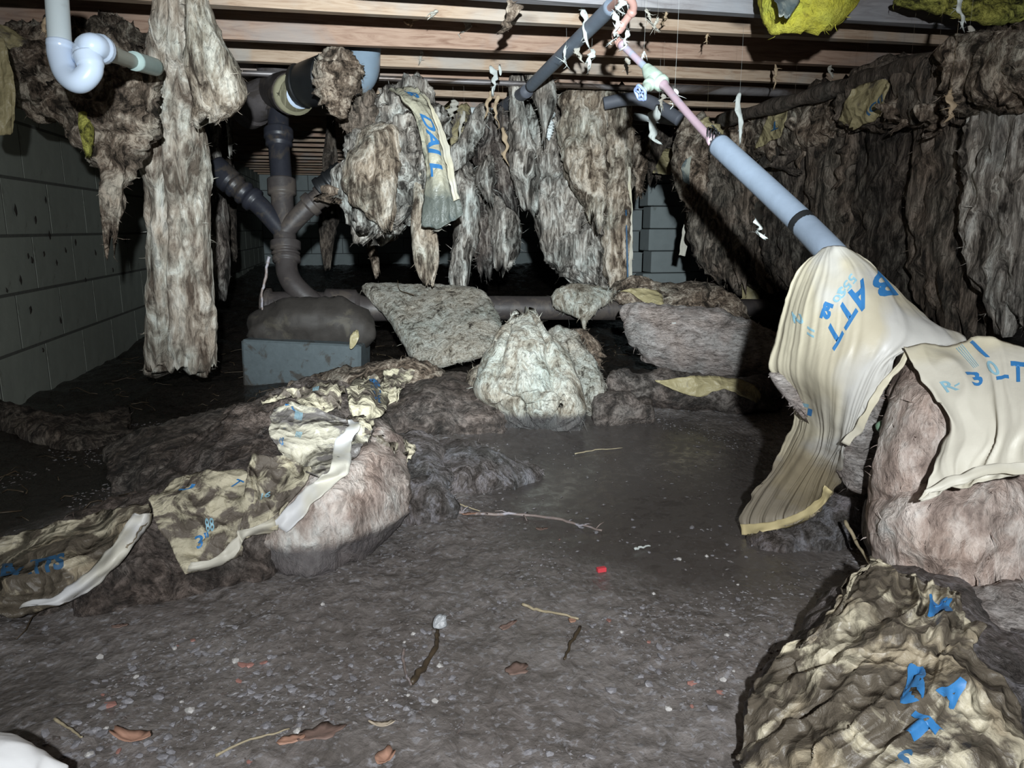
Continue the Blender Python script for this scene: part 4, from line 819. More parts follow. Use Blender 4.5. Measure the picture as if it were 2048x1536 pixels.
# the cone-shaped heap
loft('insulation_heap', H((640, 1028, 1068, 2.52, .03), (665, 1002, 1098, 2.50, .07), (700, 988, 1130, 2.48, .12), (740, 968, 1150, 2.46, .15), (780, 950, 1166, 2.45, .17), (815, 975, 1168, 2.44, .18), (845, 1000, 1168, 2.42, .18), (866, 1012, 1158, 2.40, .16)), PALE, 100, stretch=(1, 1, .45), amp=(.034, .009, .004), frq=(6, 18, 60), fib=420, fl=.022, ragg=.01, ragt=.03, floor=True,
     crease=[(-.55, .08, .02), (.45, .08, .02)], key='heap', res=1.3, label='pale cone-shaped heap of fibreglass at the water edge, centre', cat=IC)
loft('insulation_heap', H((738, 952, 985, 2.55, .03), (760, 940, 990, 2.53, .06), (785, 940, 1000, 2.5, .08), (806, 952, 1010, 2.48, .08)), CREAM2, 101, fib=80, floor=True, label='tan skirt on the left of the cone-shaped heap', cat=IC)
loft('insulation_heap', H((670, 1090, 1140, 2.7, .05), (690, 1095, 1165, 2.68, .08), (720, 1110, 1180, 2.66, .10), (760, 1130, 1200, 2.62, .10), (800, 1150, 1215, 2.55, .08), (815, 1160, 1212, 2.53, .06)), FLAP, 102, stretch=(1, 1, 1), amp=(.02, .012, .005), fib=200, floor=True, label='grey-white slope right behind the cone-shaped heap', cat=IC)
loft('insulation_clump', S((1120, 672, 2.95, 1120, 715, 2.9, .05), (1155, 668, 2.95, 1155, 722, 2.88, .07), (1192, 690, 2.92, 1190, 730, 2.88, .05)), TORN, 103, stretch=(1, 1, 1), fib=100, label='small brown mound behind the cone-shaped heap', cat=IC)

# ------------------------------------------------------------------ middle mud bank
MB_ = [
 ('insulation_mound', S((755, 800, None, 765, 860, None, .05), (830, 770, 2.72, 840, 872, None, .08), (910, 770, 2.72, 910, 872, None, .09), (980, 790, 2.7, 985, 868, None, .08), (1015, 820, 2.6, 1012, 862, None, .05)), MUDI, 'dark mud-soaked batt left of the cone-shaped heap'),
 ('insulation_mound', S((1180, 800, 2.55, 1185, 850, None, .05), (1230, 795, 2.55, 1235, 848, None, .06), (1300, 800, 2.5, 1300, 838, None, .05)), MUDI, 'low dark mud mound right of the cone-shaped heap'),
 ('insulation_mound', S((745, 905, 2.1, 752, 1000, None, .05), (800, 895, 2.1, 800, 1040, None, .08), (860, 905, 2.1, 865, 1045, None, .08), (900, 940, 2.0, 902, 1035, None, .05)), MUDL, 'wet grey lump right of the white-taped batt'),
 ('insulation_mound', S((860, 900, 2.2, 870, 985, None, .05), (930, 905, 2.15, 935, 985, None, .07), (1000, 930, 2.05, 1005, 975, None, .05), (1085, 950, None, 1085, 960, None, .02)), MUDL, 'low glistening lump reaching into the puddle'),
 ('insulation_mound', S((225, 925, 2.2, 220, 985, None, .05), (330, 890, 2.2, 330, 985, None, .08), (430, 858, 2.25, 440, 960, None, .09), (530, 838, 2.25, 545, 930, None, .08)), BROWN2, 'rough brown batt behind the muddy blue-printed facing'),
 ('insulation_mound', S((180, 1150, 1.48, 160, 1225, None, .06), (300, 1030, 1.62, 310, 1205, None, .10), (400, 940, 1.75, 410, 1180, None, .13), (500, 870, 1.9, 520, 1160, None, .16), (600, 830, 2.0, 590, 1130, None, .18), (690, 840, 2.0, 690, 1110, None, .17), (745, 900, 1.98, 750, 1075, None, .10)), MUDI, 'large muddy batt lying left, under blue-printed facing'),
 ('insulation_mound', S((555, 1080, 1.52, 562, 1140, None, .05), (600, 985, 1.60, 605, 1152, None, .10), (660, 930, 1.66, 660, 1135, None, .12), (715, 880, 1.75, 715, 1100, None, .12), (748, 905, 1.80, 745, 1060, None, .07)), PINK, 'rounded pinkish fibre end of the taped batt at left'),
 ('insulation_mound', S((0, 1180, 1.5, -10, 1240, None, .05), (120, 1100, 1.55, 120, 1215, None, .08), (220, 1050, 1.62, 230, 1190, None, .08), (330, 1020, 1.68, 340, 1185, None, .08)), MUDI, 'muddy batt under the long paper strip at the left edge'),
 ('insulation_mound', S((-30, 790, 2.5, -30, 850, None, .05), (120, 850, None, 130, 900, None, .04), (260, 820, None, 270, 880, None, .04)), BROWND, 'almost black debris ridge along the foot of the left wall'),
]
for k, (nm, rows, mt_, lb) in enumerate(MB_):
    loft(nm, rows, mt_, 110+k, stretch=(1, 1, 1), amp=(.022, .013, .005), frq=(6, 18, 55), fib=120, fl=.015, ragg=0, floor=True, key='m%d' % k, res=1.1, label=lb, cat='insulation')
# facings on the left batt
fa = sheet('paper_facing', [[(548, 812, 0), (610, 812, 0), (680, 838, 0), (742, 855, 0)], [(540, 850, 0), (610, 860, 0), (690, 872, 0), (738, 880, 0)], [(545, 890, 0), (600, 900, 0), (660, 925, 0), (720, 905, 0)], [(560, 912, 0), (600, 940, 0), (640, 955, 0), (690, 935, 0)]], KRMM, 131, snap=['m5', 'm6'], off=.03, folds=(.007, 2, 6, .3), crump=.006, cfrq=18, key='fa',
      label='mud-smeared facing with blue print over the top of the left batt', cat='paper')
lettering(fa, 'FACING', .06, .85, (.02, -.13), (.07, .03), BLUE, keep=-.2); lettering(fa, 'R', .12, .12, (.18, .0), (0, -.12), BLUE, keep=-.3)
lettering(fa, 'IIIIIII', .22, .22, (.05, .01), (.01, -.18), BLUEP); lettering(fa, 'IIIII', .25, .52, (.05, .0), (.01, -.16), BLUEP)
fb = sheet('paper_facing', [[(505, 912, 0), (540, 915, 0), (580, 915, 0), (625, 940, 0)], [(495, 950, 0), (520, 960, 0), (560, 960, 0), (600, 985, 0)], [(490, 1010, 0), (515, 1010, 0), (540, 1015, 0), (565, 1025, 0)], [(478, 1085, 0), (500, 1072, 0), (520, 1060, 0), (560, 1060, 0)]], KRM, 132, snap=['m5', 'm6', 'fa'], off=.018, folds=(.006, 6, 2, .5), crump=.007, cfrq=20, key='fb',
      label='creased tan facing with blue marks in the middle of the left batt', cat='paper')
lettering(fb, 'BEEM', .05, .10, (.18, -.005), (0, -.08), BLUE, keep=-.25); lettering(fb, '16', .35, .62, (.25, -.05), (.0, -.12), BLUEP)
fc = sheet('paper_facing', [[(350, 960, 0), (420, 945, 0), (500, 950, 0), (520, 985, 0)], [(300, 1010, 0), (370, 1010, 0), (440, 1005, 0), (500, 1030, 0)], [(330, 1075, 0), (390, 1070, 0), (440, 1065, 0), (485, 1070, 0)], [(375, 1148, 0), (410, 1138, 0), (445, 1125, 0), (485, 1108, 0)]], KRM, 133, snap=['m5', 'm7'], off=.016, folds=(.005, 3, 7, .3), crump=.007, cfrq=20, key='fc',
      label='wrinkled cream facing hanging over the front of the left batt', cat='paper')
lettering(fc, '3"', .30, .80, (.22, -.03), (.02, -.16), BLUE, keep=-.4); lettering(fc, 'T', .62, .16, (.12, 0), (0, -.12), BLUE); lettering(fc, 'U', .2, .22, (.2, -.03), (0, -.08), BLUE, keep=-.2)
lettering(fc, '88', .48, .66, (.12, -.02), (.02, -.2), BLUEP, keep=-.2)
fd = sheet('paper_facing', [[(-40, 1085, 0), (60, 1062, 0), (150, 1040, 0), (230, 1022, 0), (300, 1010, 0)], [(-40, 1130, 0), (50, 1115, 0), (130, 1098, 0), (215, 1070, 0), (298, 1032, 0)], [(-40, 1180, 0), (50, 1175, 0), (130, 1160, 0), (205, 1120, 0), (270, 1075, 0)], [(-30, 1215, 0), (40, 1232, 0), (130, 1205, 0), (200, 1155, 0), (262, 1105, 0)]], KRB, 134, snap=['m5', 'm7'], off=.03, folds=(.008, 1, 7), crump=.006, cfrq=16, key='fd',
      label='long brown-stained paper facing curving in from the left picture edge', cat='paper')
lettering(fd, 'BATTS', .14, .55, (.125, -.01), (.0, -.20), BLUED, keep=-.45, bold=.05)
sheet('flange', [[(30, 1218, 0), (70, 1216, 0)], [(120, 1185, 0), (150, 1200, 0)], [(180, 1140, 0), (208, 1160, 0)], [(222, 1088, 0), (255, 1102, 0)], [(262, 1042, 0), (292, 1058, 0)], [(272, 1030, 0), (302, 1030, 0)]], TAPE, 135, snap=['fd', 'm7', 'm5'], off=.010, folds=(.001, 1, 1), crump=.001, thick=.0015, label='clean pale flange folded along the long paper facing', cat='paper')
sheet('flange', [[(378, 1148, 0), (385, 1125, 0)], [(440, 1135, 0), (440, 1108, 0)], [(480, 1105, 0), (476, 1080, 0)], [(500, 1075, 0), (480, 1062, 0)], [(560, 1062, 0), (545, 1036, 0)]], KR, 136, snap=['fc', 'fb', 'm5'], off=.010, folds=(.002, 2, 1), crump=.001, label='pale lower hem of the wrinkled cream facing', cat='paper')
tp = sheet('flange_strip', [[(693, 840, 0), (720, 838, 0)], [(692, 862, 0), (716, 858, 0)], [(672, 884, 0), (706, 886, 0)], [(665, 915, 0), (698, 920, 0)], [(660, 940, 0), (692, 948, 0)], [(640, 952, 0), (672, 966, 0)], [(606, 982, 0), (632, 1000, 0)], [(578, 1008, 0), (610, 1028, 0)], [(550, 1042, 0), (575, 1064, 0)]], TAPE, 137, snap=['fa', 'm6', 'm5', 'fb'], off=.014, folds=(.0015, 1, 2), crump=.001, thick=.0018,
      label='bright white folded strip crossing the left batt', cat='paper')
# kraft crumple behind
loft('paper_pile', S((530, 795, 2.75, 535, 815, None, .02), (590, 770, 2.75, 600, 822, None, .04), (660, 762, 2.7, 665, 840, None, .06), (730, 750, 2.7, 735, 850, None, .07), (800, 742, 2.68, 800, 835, None, .07), (860, 740, 2.68, 865, 812, None, .06), (885, 752, 2.7, 890, 800, None, .03)), TORN, 140, stretch=(1, 1, 1), amp=(.02, .014, .005), fib=120, key='pile', label='torn tan batt under crumpled kraft scraps behind the left batt', cat=IC)
SCR = [
 ([[(598, 782, 0), (640, 770, 0), (690, 772, 0)], [(595, 805, 0), (640, 800, 0), (685, 795, 0)], [(620, 826, 0), (655, 822, 0), (682, 818, 0)]], 'crumpled kraft scrap nearest the concrete block'),
 ([[(700, 768, 0), (745, 755, 0), (775, 760, 0)], [(695, 795, 0), (735, 790, 0), (775, 795, 0)], [(705, 835, 0), (735, 838, 0), (760, 830, 0)]], 'crumpled kraft scrap with bright blue print'),
 ([[(770, 745, 0), (800, 738, 0), (830, 745, 0)], [(768, 770, 0), (790, 770, 0), (812, 775, 0)], [(765, 800, 0), (785, 805, 0), (800, 800, 0)]], 'folded kraft scrap left of the rising paper hem'),
 ([[(690, 838, 0), (735, 838, 0)], [(700, 860, 0), (740, 858, 0)], [(718, 876, 0), (742, 874, 0)]], 'olive kraft piece tucked behind the white strip'),
 ([[(742, 868, 0), (790, 882, 0), (830, 892, 0)], [(748, 885, 0), (800, 905, 0), (832, 915, 0)], [(775, 900, 0), (812, 922, 0), (825, 930, 0)]], 'dull folded kraft piece by the grey oval leaf'),
 ([[(522, 800, 0), (560, 788, 0), (600, 782, 0)], [(525, 808, 0), (565, 800, 0), (602, 795, 0)]], 'narrow muddy kraft sliver below the concrete block'),
]
for k, (rows, lb) in enumerate(SCR):
    o = sheet('paper_scrap', rows, KRM if k not in (4,) else KRB, 141+k, snap=['pile', 'm0', 'm2', 'm5'], off=.02, folds=(.014, 4, 1), crump=.012, cfrq=22, label=lb, cat='paper')
    if k == 1: lettering(o, 'BATT', .50, .15, (.02, .24), (.34, -.03), BLUE, bold=.05, keep=-.35)
    if k == 0: lettering(o, 'IIII', .35, .3, (.12, -.02), (.0, -.2), BLUEP)
sheet('paper_hem', [[(772, 742, 2.66), (775, 752, 2.64)], [(805, 746, 2.64), (808, 762, 2.62)], [(840, 740, 2.63), (842, 752, 2.61)], [(878, 740, 2.62), (876, 756, 2.60)]], KR, 150, folds=(.002, 2, 1), label='pale paper hem rising above the crumpled scraps', cat='paper')

# ------------------------------------------------------------------ right foreground: draped facing and pink fibre
loft('insulation_batt', S((1705, 800, 1.38, 1680, 930, 1.40, .03), (1745, 745, 1.36, 1705, 975, 1.39, .045), (1785, 715, 1.35, 1745, 965, 1.38, .045), (1808, 725, 1.34, 1765, 905, 1.37, .04)), LAV, 160, stretch=(1, 1, .7), amp=(.014, .010, .004), frq=(9, 26, 70), fib=160, fl=.014, key='r0', label='fluffy grey-pink fibre edge showing inside the draped facing', cat=IC)
loft('insulation_batt', H((705, 1800, 1852, 1.31, .04), (760, 1792, 1880, 1.27, .055), (830, 1782, 1908, 1.23, .065), (890, 1775, 1902, 1.21, .065), (940, 1762, 1882, 1.22, .06), (1000, 1756, 1870, 1.25, .06), (1060, 1750, 1860, 1.26, .05)), PINK, 161, stretch=(1, 1, .7), amp=(.012, .008, .003), frq=(8, 22, 60), fib=200, fl=.014, key='r1', label='shiny pink-white rounded fibre lobe right of the draped facing', cat=IC)
loft('insulation_batt', H((860, 1880, 2130, 1.24, .05), (960, 1810, 2130, 1.22, .08), (1030, 1772, 2130, 1.21, .10), (1100, 1775, 2130, 1.21, .10), (1160, 1790, 2130, 1.22, .10), (1215, 1850, 2130, 1.22, .08)), PINK, 162, stretch=(1, 1, .7), amp=(.020, .012, .004), frq=(6, 18, 55), fib=260, fl=.016, key='r2', floor=True, label='massive pinkish batt filling the right edge under the facing', cat=IC)
loft('insulation_mound', S((1490, 1072, 1.68, 1492, 1090, None, .02), (1560, 1056, 1.68, 1560, 1098, None, .03), (1640, 1010, 1.66, 1640, 1098, None, .045), (1700, 965, 1.62, 1702, 1092, None, .05), (1735, 1010, 1.55, 1740, 1080, None, .04)), MUDL, 163, stretch=(1, 1, 1), amp=(.016, .010, .004), fib=60, floor=True, key='r3', label='dark glistening lump below the stained hem', cat=IC)
loft('insulation_mound', H((1000, 1740, 1790, 1.34, .03), (1040, 1738, 1800, 1.34, .05), (1090, 1742, 1805, 1.33, .05), (1130, 1755, 1800, 1.33, .04)), MUDL, 164, amp=(.010, .006, .003), fib=30, floor=True, label='grey wet lump between the hem and the massive pinkish batt', cat=IC)
loft('insulation_mound', S((1900, 1260, 1.12, 1900, 1340, 1.05, .05), (1980, 1215, 1.12, 1985, 1420, 1.0, .08), (2080, 1180, 1.12, 2100, 1440, 1.0, .09)), LAV, 165, stretch=(1, 1, 1), amp=(.016, .012, .005), fib=160, floor=True, label='mauve-brown fibre mass at the lower right edge', cat=IC)
dp = sheet('draped_facing', [
 [(1640, 500, 1.38), (1655, 492, 1.36), (1668, 489, 1.345), (1690, 494, 1.345), (1712, 507, 1.36)],
 [(1598, 540, 1.40), (1640, 540, 1.34), (1690, 538, 1.31), (1745, 545, 1.315), (1790, 572, 1.335)],
 [(1572, 600, 1.42), (1620, 600, 1.33), (1690, 600, 1.28), (1770, 598, 1.27), (1862, 640, 1.30)],
 [(1550, 680, 1.44), (1605, 680, 1.34), (1680, 680, 1.27), (1780, 670, 1.23), (1935, 684, 1.25)],
 [(1538, 735, 1.45), (1595, 745, 1.36), (1660, 750, 1.28), (1745, 735, 1.24), (1810, 705, 1.22)],
 [(1580, 790, 1.47), (1612, 800, 1.40), (1660, 815, 1.32), (1715, 805, 1.26), (1775, 745, 1.235)],
 [(1590, 830, 1.48), (1625, 845, 1.41), (1660, 865, 1.36), (1695, 870, 1.30), (1728, 815, 1.26)],
 [(1575, 875, 1.50), (1615, 890, 1.44), (1650, 905, 1.40), (1678, 905, 1.36), (1696, 888, 1.31)],
 [(1545, 935, 1.53), (1585, 940, 1.48), (1625, 945, 1.44), (1655, 950, 1.41), (1685, 945, 1.39)],
 [(1505, 985, 1.57), (1555, 985, 1.52), (1600, 985, 1.48), (1640, 985, 1.45), (1668, 975, 1.43)],
 [(1480, 1035, 1.60), (1530, 1030, 1.56), (1580, 1022, 1.52), (1630, 1008, 1.48), (1662, 988, 1.45)],
 [(1484, 1068, 1.60), (1530, 1064, 1.56), (1580, 1052, 1.52), (1628, 1030, 1.48), (1660, 1000, 1.45)]], KRW, 170, folds=(.0055, 17, 1.1), fprof=(0, .35, .5, .6,   .7, .9, 1.2, 1.4, 1.5, 1.6), crump=.002, cfrq=9, key='dp', res=1.5, thick=.0018,
 label='large clean tan facing draped over the slanting foam pipe, printed BATT', cat='paper')
def sheet_uv(o, px, py):
    """nearest grid place of a sheet to a measured photo point"""
    G, N = SH[o.name]; L = G-CAM; z = L@FW; x = W2+FPX*(L@RT)/z; y = H2-FPX*(L@UP)/z; k = np.argmin((x-px)**2+(y-py)**2); i, j = divmod(k, G.shape[1]); return np.array([j/(G.shape[1]-1), i/(G.shape[0]-1)])
def print_at(o, text, p0, pA, pB, n, m, **kw):
    """p0: baseline start, pA: baseline end (after n letter widths), pB: top of first letter"""
    a, b, c = sheet_uv(o, *p0), sheet_uv(o, *pA), sheet_uv(o, *pB)
    return lettering(o, text, a[0], a[1], tuple((b-a)/n), tuple((c-a)/.72), m, **kw)
print_at(dp, 'B', (1755, 542), (1738, 560), (1800, 590), .62, BLUE, bold=.03)
print_at(dp, 'A', (1725, 560), (1697, 590), (1742, 602), .72, BLUE, bold=.03)
print_at(dp, 'T', (1692, 592), (1672, 625), (1716, 624), .62, BLUE, bold=.03)
print_at(dp, 'T', (1668, 636), (1652, 672), (1690, 668), .62, BLUE, bold=.03)
print_at(dp, '55S', (1703, 545), (1665, 592), (1716, 560), 1.8, BLUEP); print_at(dp, '20', (1682, 572), (1652, 620), (1693, 580), 1.6, BLUEP)
print_at(dp, 'b2', (1652, 604), (1640, 640), (1668, 612), 1.2, BLUE, bold=.09)
print_at(dp, '2', (1585, 625), (1592, 655), (1605, 630), .62, BLUEP); print_at(dp, '//', (1617, 650), (1612, 700), (1630, 655), 1.2, BLUEP)
print_at(dp, 'I', (1600, 800), (1596, 850), (1620, 805), 1.2, BLUEP); print_at(dp, 'l', (1618, 815), (1610, 850), (1626, 817), .5, BLUE, bold=.05)
dq = sheet('draped_facing', [
 [(1806, 697, 1.205), (1870, 690, 1.205), (1930, 684, 1.20), (1985, 682, 1.17), (2070, 700, 1.14)],
 [(1832, 740, 1.18), (1880, 745, 1.165), (1950, 745, 1.14), (2000, 745, 1.12), (2080, 755, 1.09)],
 [(1868, 795, 1.145), (1905, 800, 1.125), (1965, 805, 1.10), (2010, 805, 1.08), (2085, 810, 1.05)],
 [(1900, 850, 1.115), (1925, 860, 1.10), (1975, 865, 1.075), (2015, 865, 1.05), (2085, 865, 1.02)],
 [(1878, 920, 1.10), (1915, 915, 1.085), (1965, 910, 1.065), (2015, 905, 1.04), (2085, 900, 1.01)],
 [(1850, 965, 1.09), (1905, 960, 1.075), (1960, 950, 1.055), (2015, 940, 1.03), (2085, 932, 1.00)],
 [(1838, 1002, 1.085), (1895, 980, 1.07), (1955, 966, 1.05), (2015, 955, 1.025), (2085, 945, .995)]], KR, 171, folds=(.008, 4, 1), crump=.002, cfrq=7, key='dq', res=1.2, thick=.0018,
 label='second clean tan facing at the right edge, printed with R and 3', cat='paper')
print_at(dq, 'R', (1893, 788), (1918, 778), (1876, 764), .62, BLUEP, bold=.02); print_at(dq, '-', (1912, 780), (1926, 772), (1905, 762), .4, BLUEP)
print_at(dq, '3', (1944, 770), (1972, 758), (1925, 745), .55, BLUE, bold=.03); print_at(dq, '0', (1985, 752), (2010, 745), (1972, 730), .6, BLUEP)
print_at(dq, '-', (1996, 766), (2018, 762), (1990, 740), .35, BLUE, bold=.05); print_at(dq, 'T', (2052, 762), (2020, 765), (2048, 725), .7, BLUE, bold=.04)
print_at(dq, 'I', (1968, 712), (1978, 708), (1940, 683), .5, BLUE, bold=.14); print_at(dq, 'IIII', (1948, 738), (1962, 732), (1910, 696), 1.2, BLUEP, bold=-.01)
sheet('hem', [[(1838, 1004, 1.07), (1850, 986, 1.07)], [(1900, 976, 1.055), (1905, 956, 1.055)], [(1960, 960, 1.035), (1962, 938, 1.035)], [(2080, 942, .98), (2080, 918, .98)]], KR, 172, folds=(.001, 1, 1), crump=.001, thick=.0015, parent=dq, label='folded lower hem')
sheet('hem', [[(1484, 1070, 1.59), (1481, 1050, 1.59)], [(1540, 1062, 1.545), (1538, 1042, 1.545)], [(1600, 1046, 1.49), (1596, 1026, 1.49)], [(1645, 1012, 1.45), (1638, 994, 1.45)], [(1662, 984, 1.43), (1650, 970, 1.43)]], mat_kraft('hem_kraft', (.62, .52, .28), 0, seed=12), 173, snap=['dp', 'r3'], off=.008, folds=(.001, 1, 1), crump=.001, thick=.0015, parent=dp, label='yellowish folded lower hem')
sheet('hem', [[(1806, 702, 1.215), (1816, 707, 1.21)], [(1772, 754, 1.225), (1786, 760, 1.22)], [(1722, 824, 1.25), (1738, 830, 1.245)], [(1682, 886, 1.29), (1700, 894, 1.285)]], KR, 174, folds=(.001, 1, 1), crump=.001, thick=.0015, parent=dp, label='pale side hem')
loft('green_lump', S((1755, 845, 1.29, 1760, 858, 1.29, .008), (1768, 840, 1.28, 1770, 868, 1.28, .014), (1782, 848, 1.29, 1783, 862, 1.29, .008)), GREEN, 175, amp=(.002, .001, .001), fib=0, label='small green lump lodged in the gap of the pink fibre', cat='debris')
loft('insulation_shred', H((745, 1535, 1560, 1.42, .012), (770, 1550, 1592, 1.42, .015), (795, 1570, 1600, 1.42, .015), (822, 1590, 1622, 1.42, .01)), LAV, 176, amp=(.008, .005, .003), fib=50, fl=.01, label='grey fibre fringe on the left edge of the draped facing', cat=IC)
# muddy facing mound, lower right
loft('insulation_mound', S((1500, 1450, None, 1490, 1620, None, .025), (1560, 1352, None, 1545, 1650, None, .05), (1640, 1262, 1.20, 1640, 1660, .80, .06), (1715, 1180, 1.24, 1735, 1670, .78, .07), (1800, 1165, 1.22, 1830, 1680, .76, .08), (1900, 1205, 1.17, 1940, 1690, .76, .08), (2080, 1330, 1.08, 2080, 1700, .76, .08)), MUDL, 180, stretch=(1, 1, 1), amp=(.016, .010, .004), frq=(6, 18, 55), fib=40, floor=True, key='k0', label='muddy batt mound in the lower right corner', cat=IC)
km = sheet('muddy_facing', [
 [(1705, 1145, 0), (1740, 1132, 0), (1790, 1142, 0), (1850, 1165, 0), (1910, 1190, 0)],
 [(1680, 1200, 0), (1740, 1200, 0), (1810, 1205, 0), (1880, 1225, 0), (1935, 1250, 0)],
 [(1624, 1270, 0), (1710, 1270, 0), (1800, 1275, 0), (1880, 1290, 0), (1960, 1310, 0)],
 [(1544, 1335, 0), (1670, 1345, 0), (1780, 1350, 0), (1890, 1360, 0), (2010, 1370, 0)],
 [(1506, 1400, 0), (1650, 1420, 0), (1780, 1430, 0), (1900, 1435, 0), (2060, 1430, 0)],
 [(1494, 1490, 0), (1640, 1500, 0), (1770, 1510, 0), (1900, 1515, 0), (2070, 1510, 0)],
 [(1484, 1600, 0), (1640, 1600, 0), (1770, 1600, 0), (1900, 1600, 0), (2070, 1600, 0)]], KRB, 181, snap=['k0'], off=.018, folds=(.011, 9, 2.2, -.62), crump=.009, cfrq=13, edge=.008, smooth=14, key='km', res=1.6,
 label='big crumpled muddy facing with torn blue print, lower right corner', cat='paper')
print_at(km, 'M', (1855, 1225), (1905, 1222), (1858, 1190), .75, BLUE, bold=.06, keep=-.5)
print_at(km, 'B', (1800, 1400), (1870, 1400), (1818, 1330), .8, BLUE, bold=.05, keep=-.30); print_at(km, 'A', (1878, 1385), (1912, 1425), (1900, 1345), .8, BLUE, bold=.05, keep=-.3)
print_at(km, 'T', (1800, 1460), (1850, 1500), (1835, 1425), .7, BLUE, bold=.06, keep=-.4); print_at(km, 'S', (1790, 1530), (1830, 1535), (1800, 1500), .7, BLUED, bold=.04, keep=-.2)
sheet('paper_edge', [[(1740, 1130, 0), (1715, 1150, 0)], [(1712, 1165, 0), (1698, 1180, 0)], [(1690, 1200, 0), (1678, 1215, 0)], [(1668, 1240, 0), (1650, 1250, 0)], [(1620, 1290, 0), (1600, 1300, 0)]], KRB, 182, snap=['km', 'k0'], off=.014, folds=(.003, 2, 2), label='turned-up rim of the big crumpled muddy facing', cat='paper')
# ------------------------------------------------------------------ twigs, leaves, small finds
def stick(name, pts, r, m, label, cat='twig', side=0, seed=0, off=.006):
    W = []
    for p in pts: W.append(FP(p[0], p[1], off) if len(p) == 2 or p[2] is None else P(*p))
    n = max(10, 5*len(W)); pth = smooth_path(W, n); rr = np.linspace(r, r*.55, n)*(1+.18*vnoise(np.stack([np.arange(n)*.9+seed]*3, -1)))
    pth = pth + .25*r*np.stack([vnoise(np.stack([np.arange(n)*.7+seed, np.arange(n)*0+k, np.arange(n)*0.+3], -1)) for k in range(3)], -1)*2
    parts = [tube(pth, rr, 8)]; q = np.random.RandomState(seed)
    for k in range(side):
        i = q.randint(2, n-2); dv = q.normal(0, 1, 3); dv[2] = abs(dv[2])*.5; dv /= np.linalg.norm(dv); l = r*q.uniform(4, 9)
        parts.append(tube([pth[i], pth[i]+dv*l*.5, pth[i]+dv*l+np.array([0, 0, -l*.2])], [r*.45, r*.35, r*.2], 5))
    V, Fc = merge(parts); return mk(name, V, Fc, m, label=label, cat=cat)
stick('twig', [(905, 1022), (960, 1028), (1040, 1028), (1110, 1038), (1160, 1050), (1205, 1060)], .0042, TWIG, 'long purplish twig lying at the puddle edge', side=12, seed=1)
stick('twig', [(905, 1004), (930, 1012), (960, 1022)], .0022, TWIGY, 'thin pale stem left of the long purplish twig', seed=2)
stick('twig', [(1045, 1208), (1070, 1218), (1110, 1226), (1157, 1238)], .0030, TWIGY, 'straight tan twig lying on mud below the red block', seed=3, off=.012)
stick('twig', [(808, 1298), (806, 1320), (815, 1355), (822, 1368)], .0026, TWIG, 'pale grey half of the forked twig', seed=4, off=.02)
stick('twig', [(822, 1368), (845, 1335), (868, 1305), (874, 1275), (876, 1262)], .0050, TWIGD, 'dark curved half of the forked twig', seed=5, off=.008)
stick('twig', [(1690, 1042, 1.42), (1712, 1082, 1.38), (1728, 1110, 1.34), (1744, 1135, 1.3)], .0036, TWIGY, 'thin yellow stem leaning against the muddy rim', seed=6)
stick('twig', [(1530, 1370, 1.06), (1545, 1420, 1.02), (1556, 1480, .97), (1566, 1560, .93)], .0040, TWIGO, 'orange stick lying down the muddy facing', seed=7)
stick('twig', [(110, 1438), (135, 1455), (165, 1475)], .0020, TWIGY, 'thin pale stem near the lower left corner', seed=8)
stick('twig', [(430, 1510), (500, 1480), (580, 1458)], .0018, TWIGY, 'thin straw in the lower left puddle', seed=9)
stick('twig', [(538, 512, 3.1), (532, 550, 3.1), (524, 590, 3.1), (526, 632, 3.1)], .007, TWIG, 'bare stick leaning on the left end of the sewer pipe', seed=10)
stick('twig', [(545, 790), (600, 778), (632, 764)], .004, SHRED, 'pale stick at the foot of the concrete block', seed=11)
stick('twig', [(232, 858), (245, 872), (290, 874), (325, 876)], .004, SHREDT, 'bent dark stick on the ground by the left wall', seed=12)
stick('twig', [(1150, 908), (1190, 900), (1245, 896)], .002, TWIGY, 'thin straw floating on the puddle', seed=13)
stick('twig', [(1160, 1255), (1140, 1290), (1130, 1320)], .003, TWIGD, 'short dark twig under the straight tan one', seed=14)
stick('nail', [(1268, 1098), (1285, 1094), (1300, 1092)], .0028, SHREDW, 'small pale screw lying in the mud', 'screw', seed=15)
stick('twig', [(828, 590, 3.2), (800, 580, 3.25), (795, 560, 3.3)], .002, TWIGD, 'hair-thin root beside the pale ragged strip', seed=16)

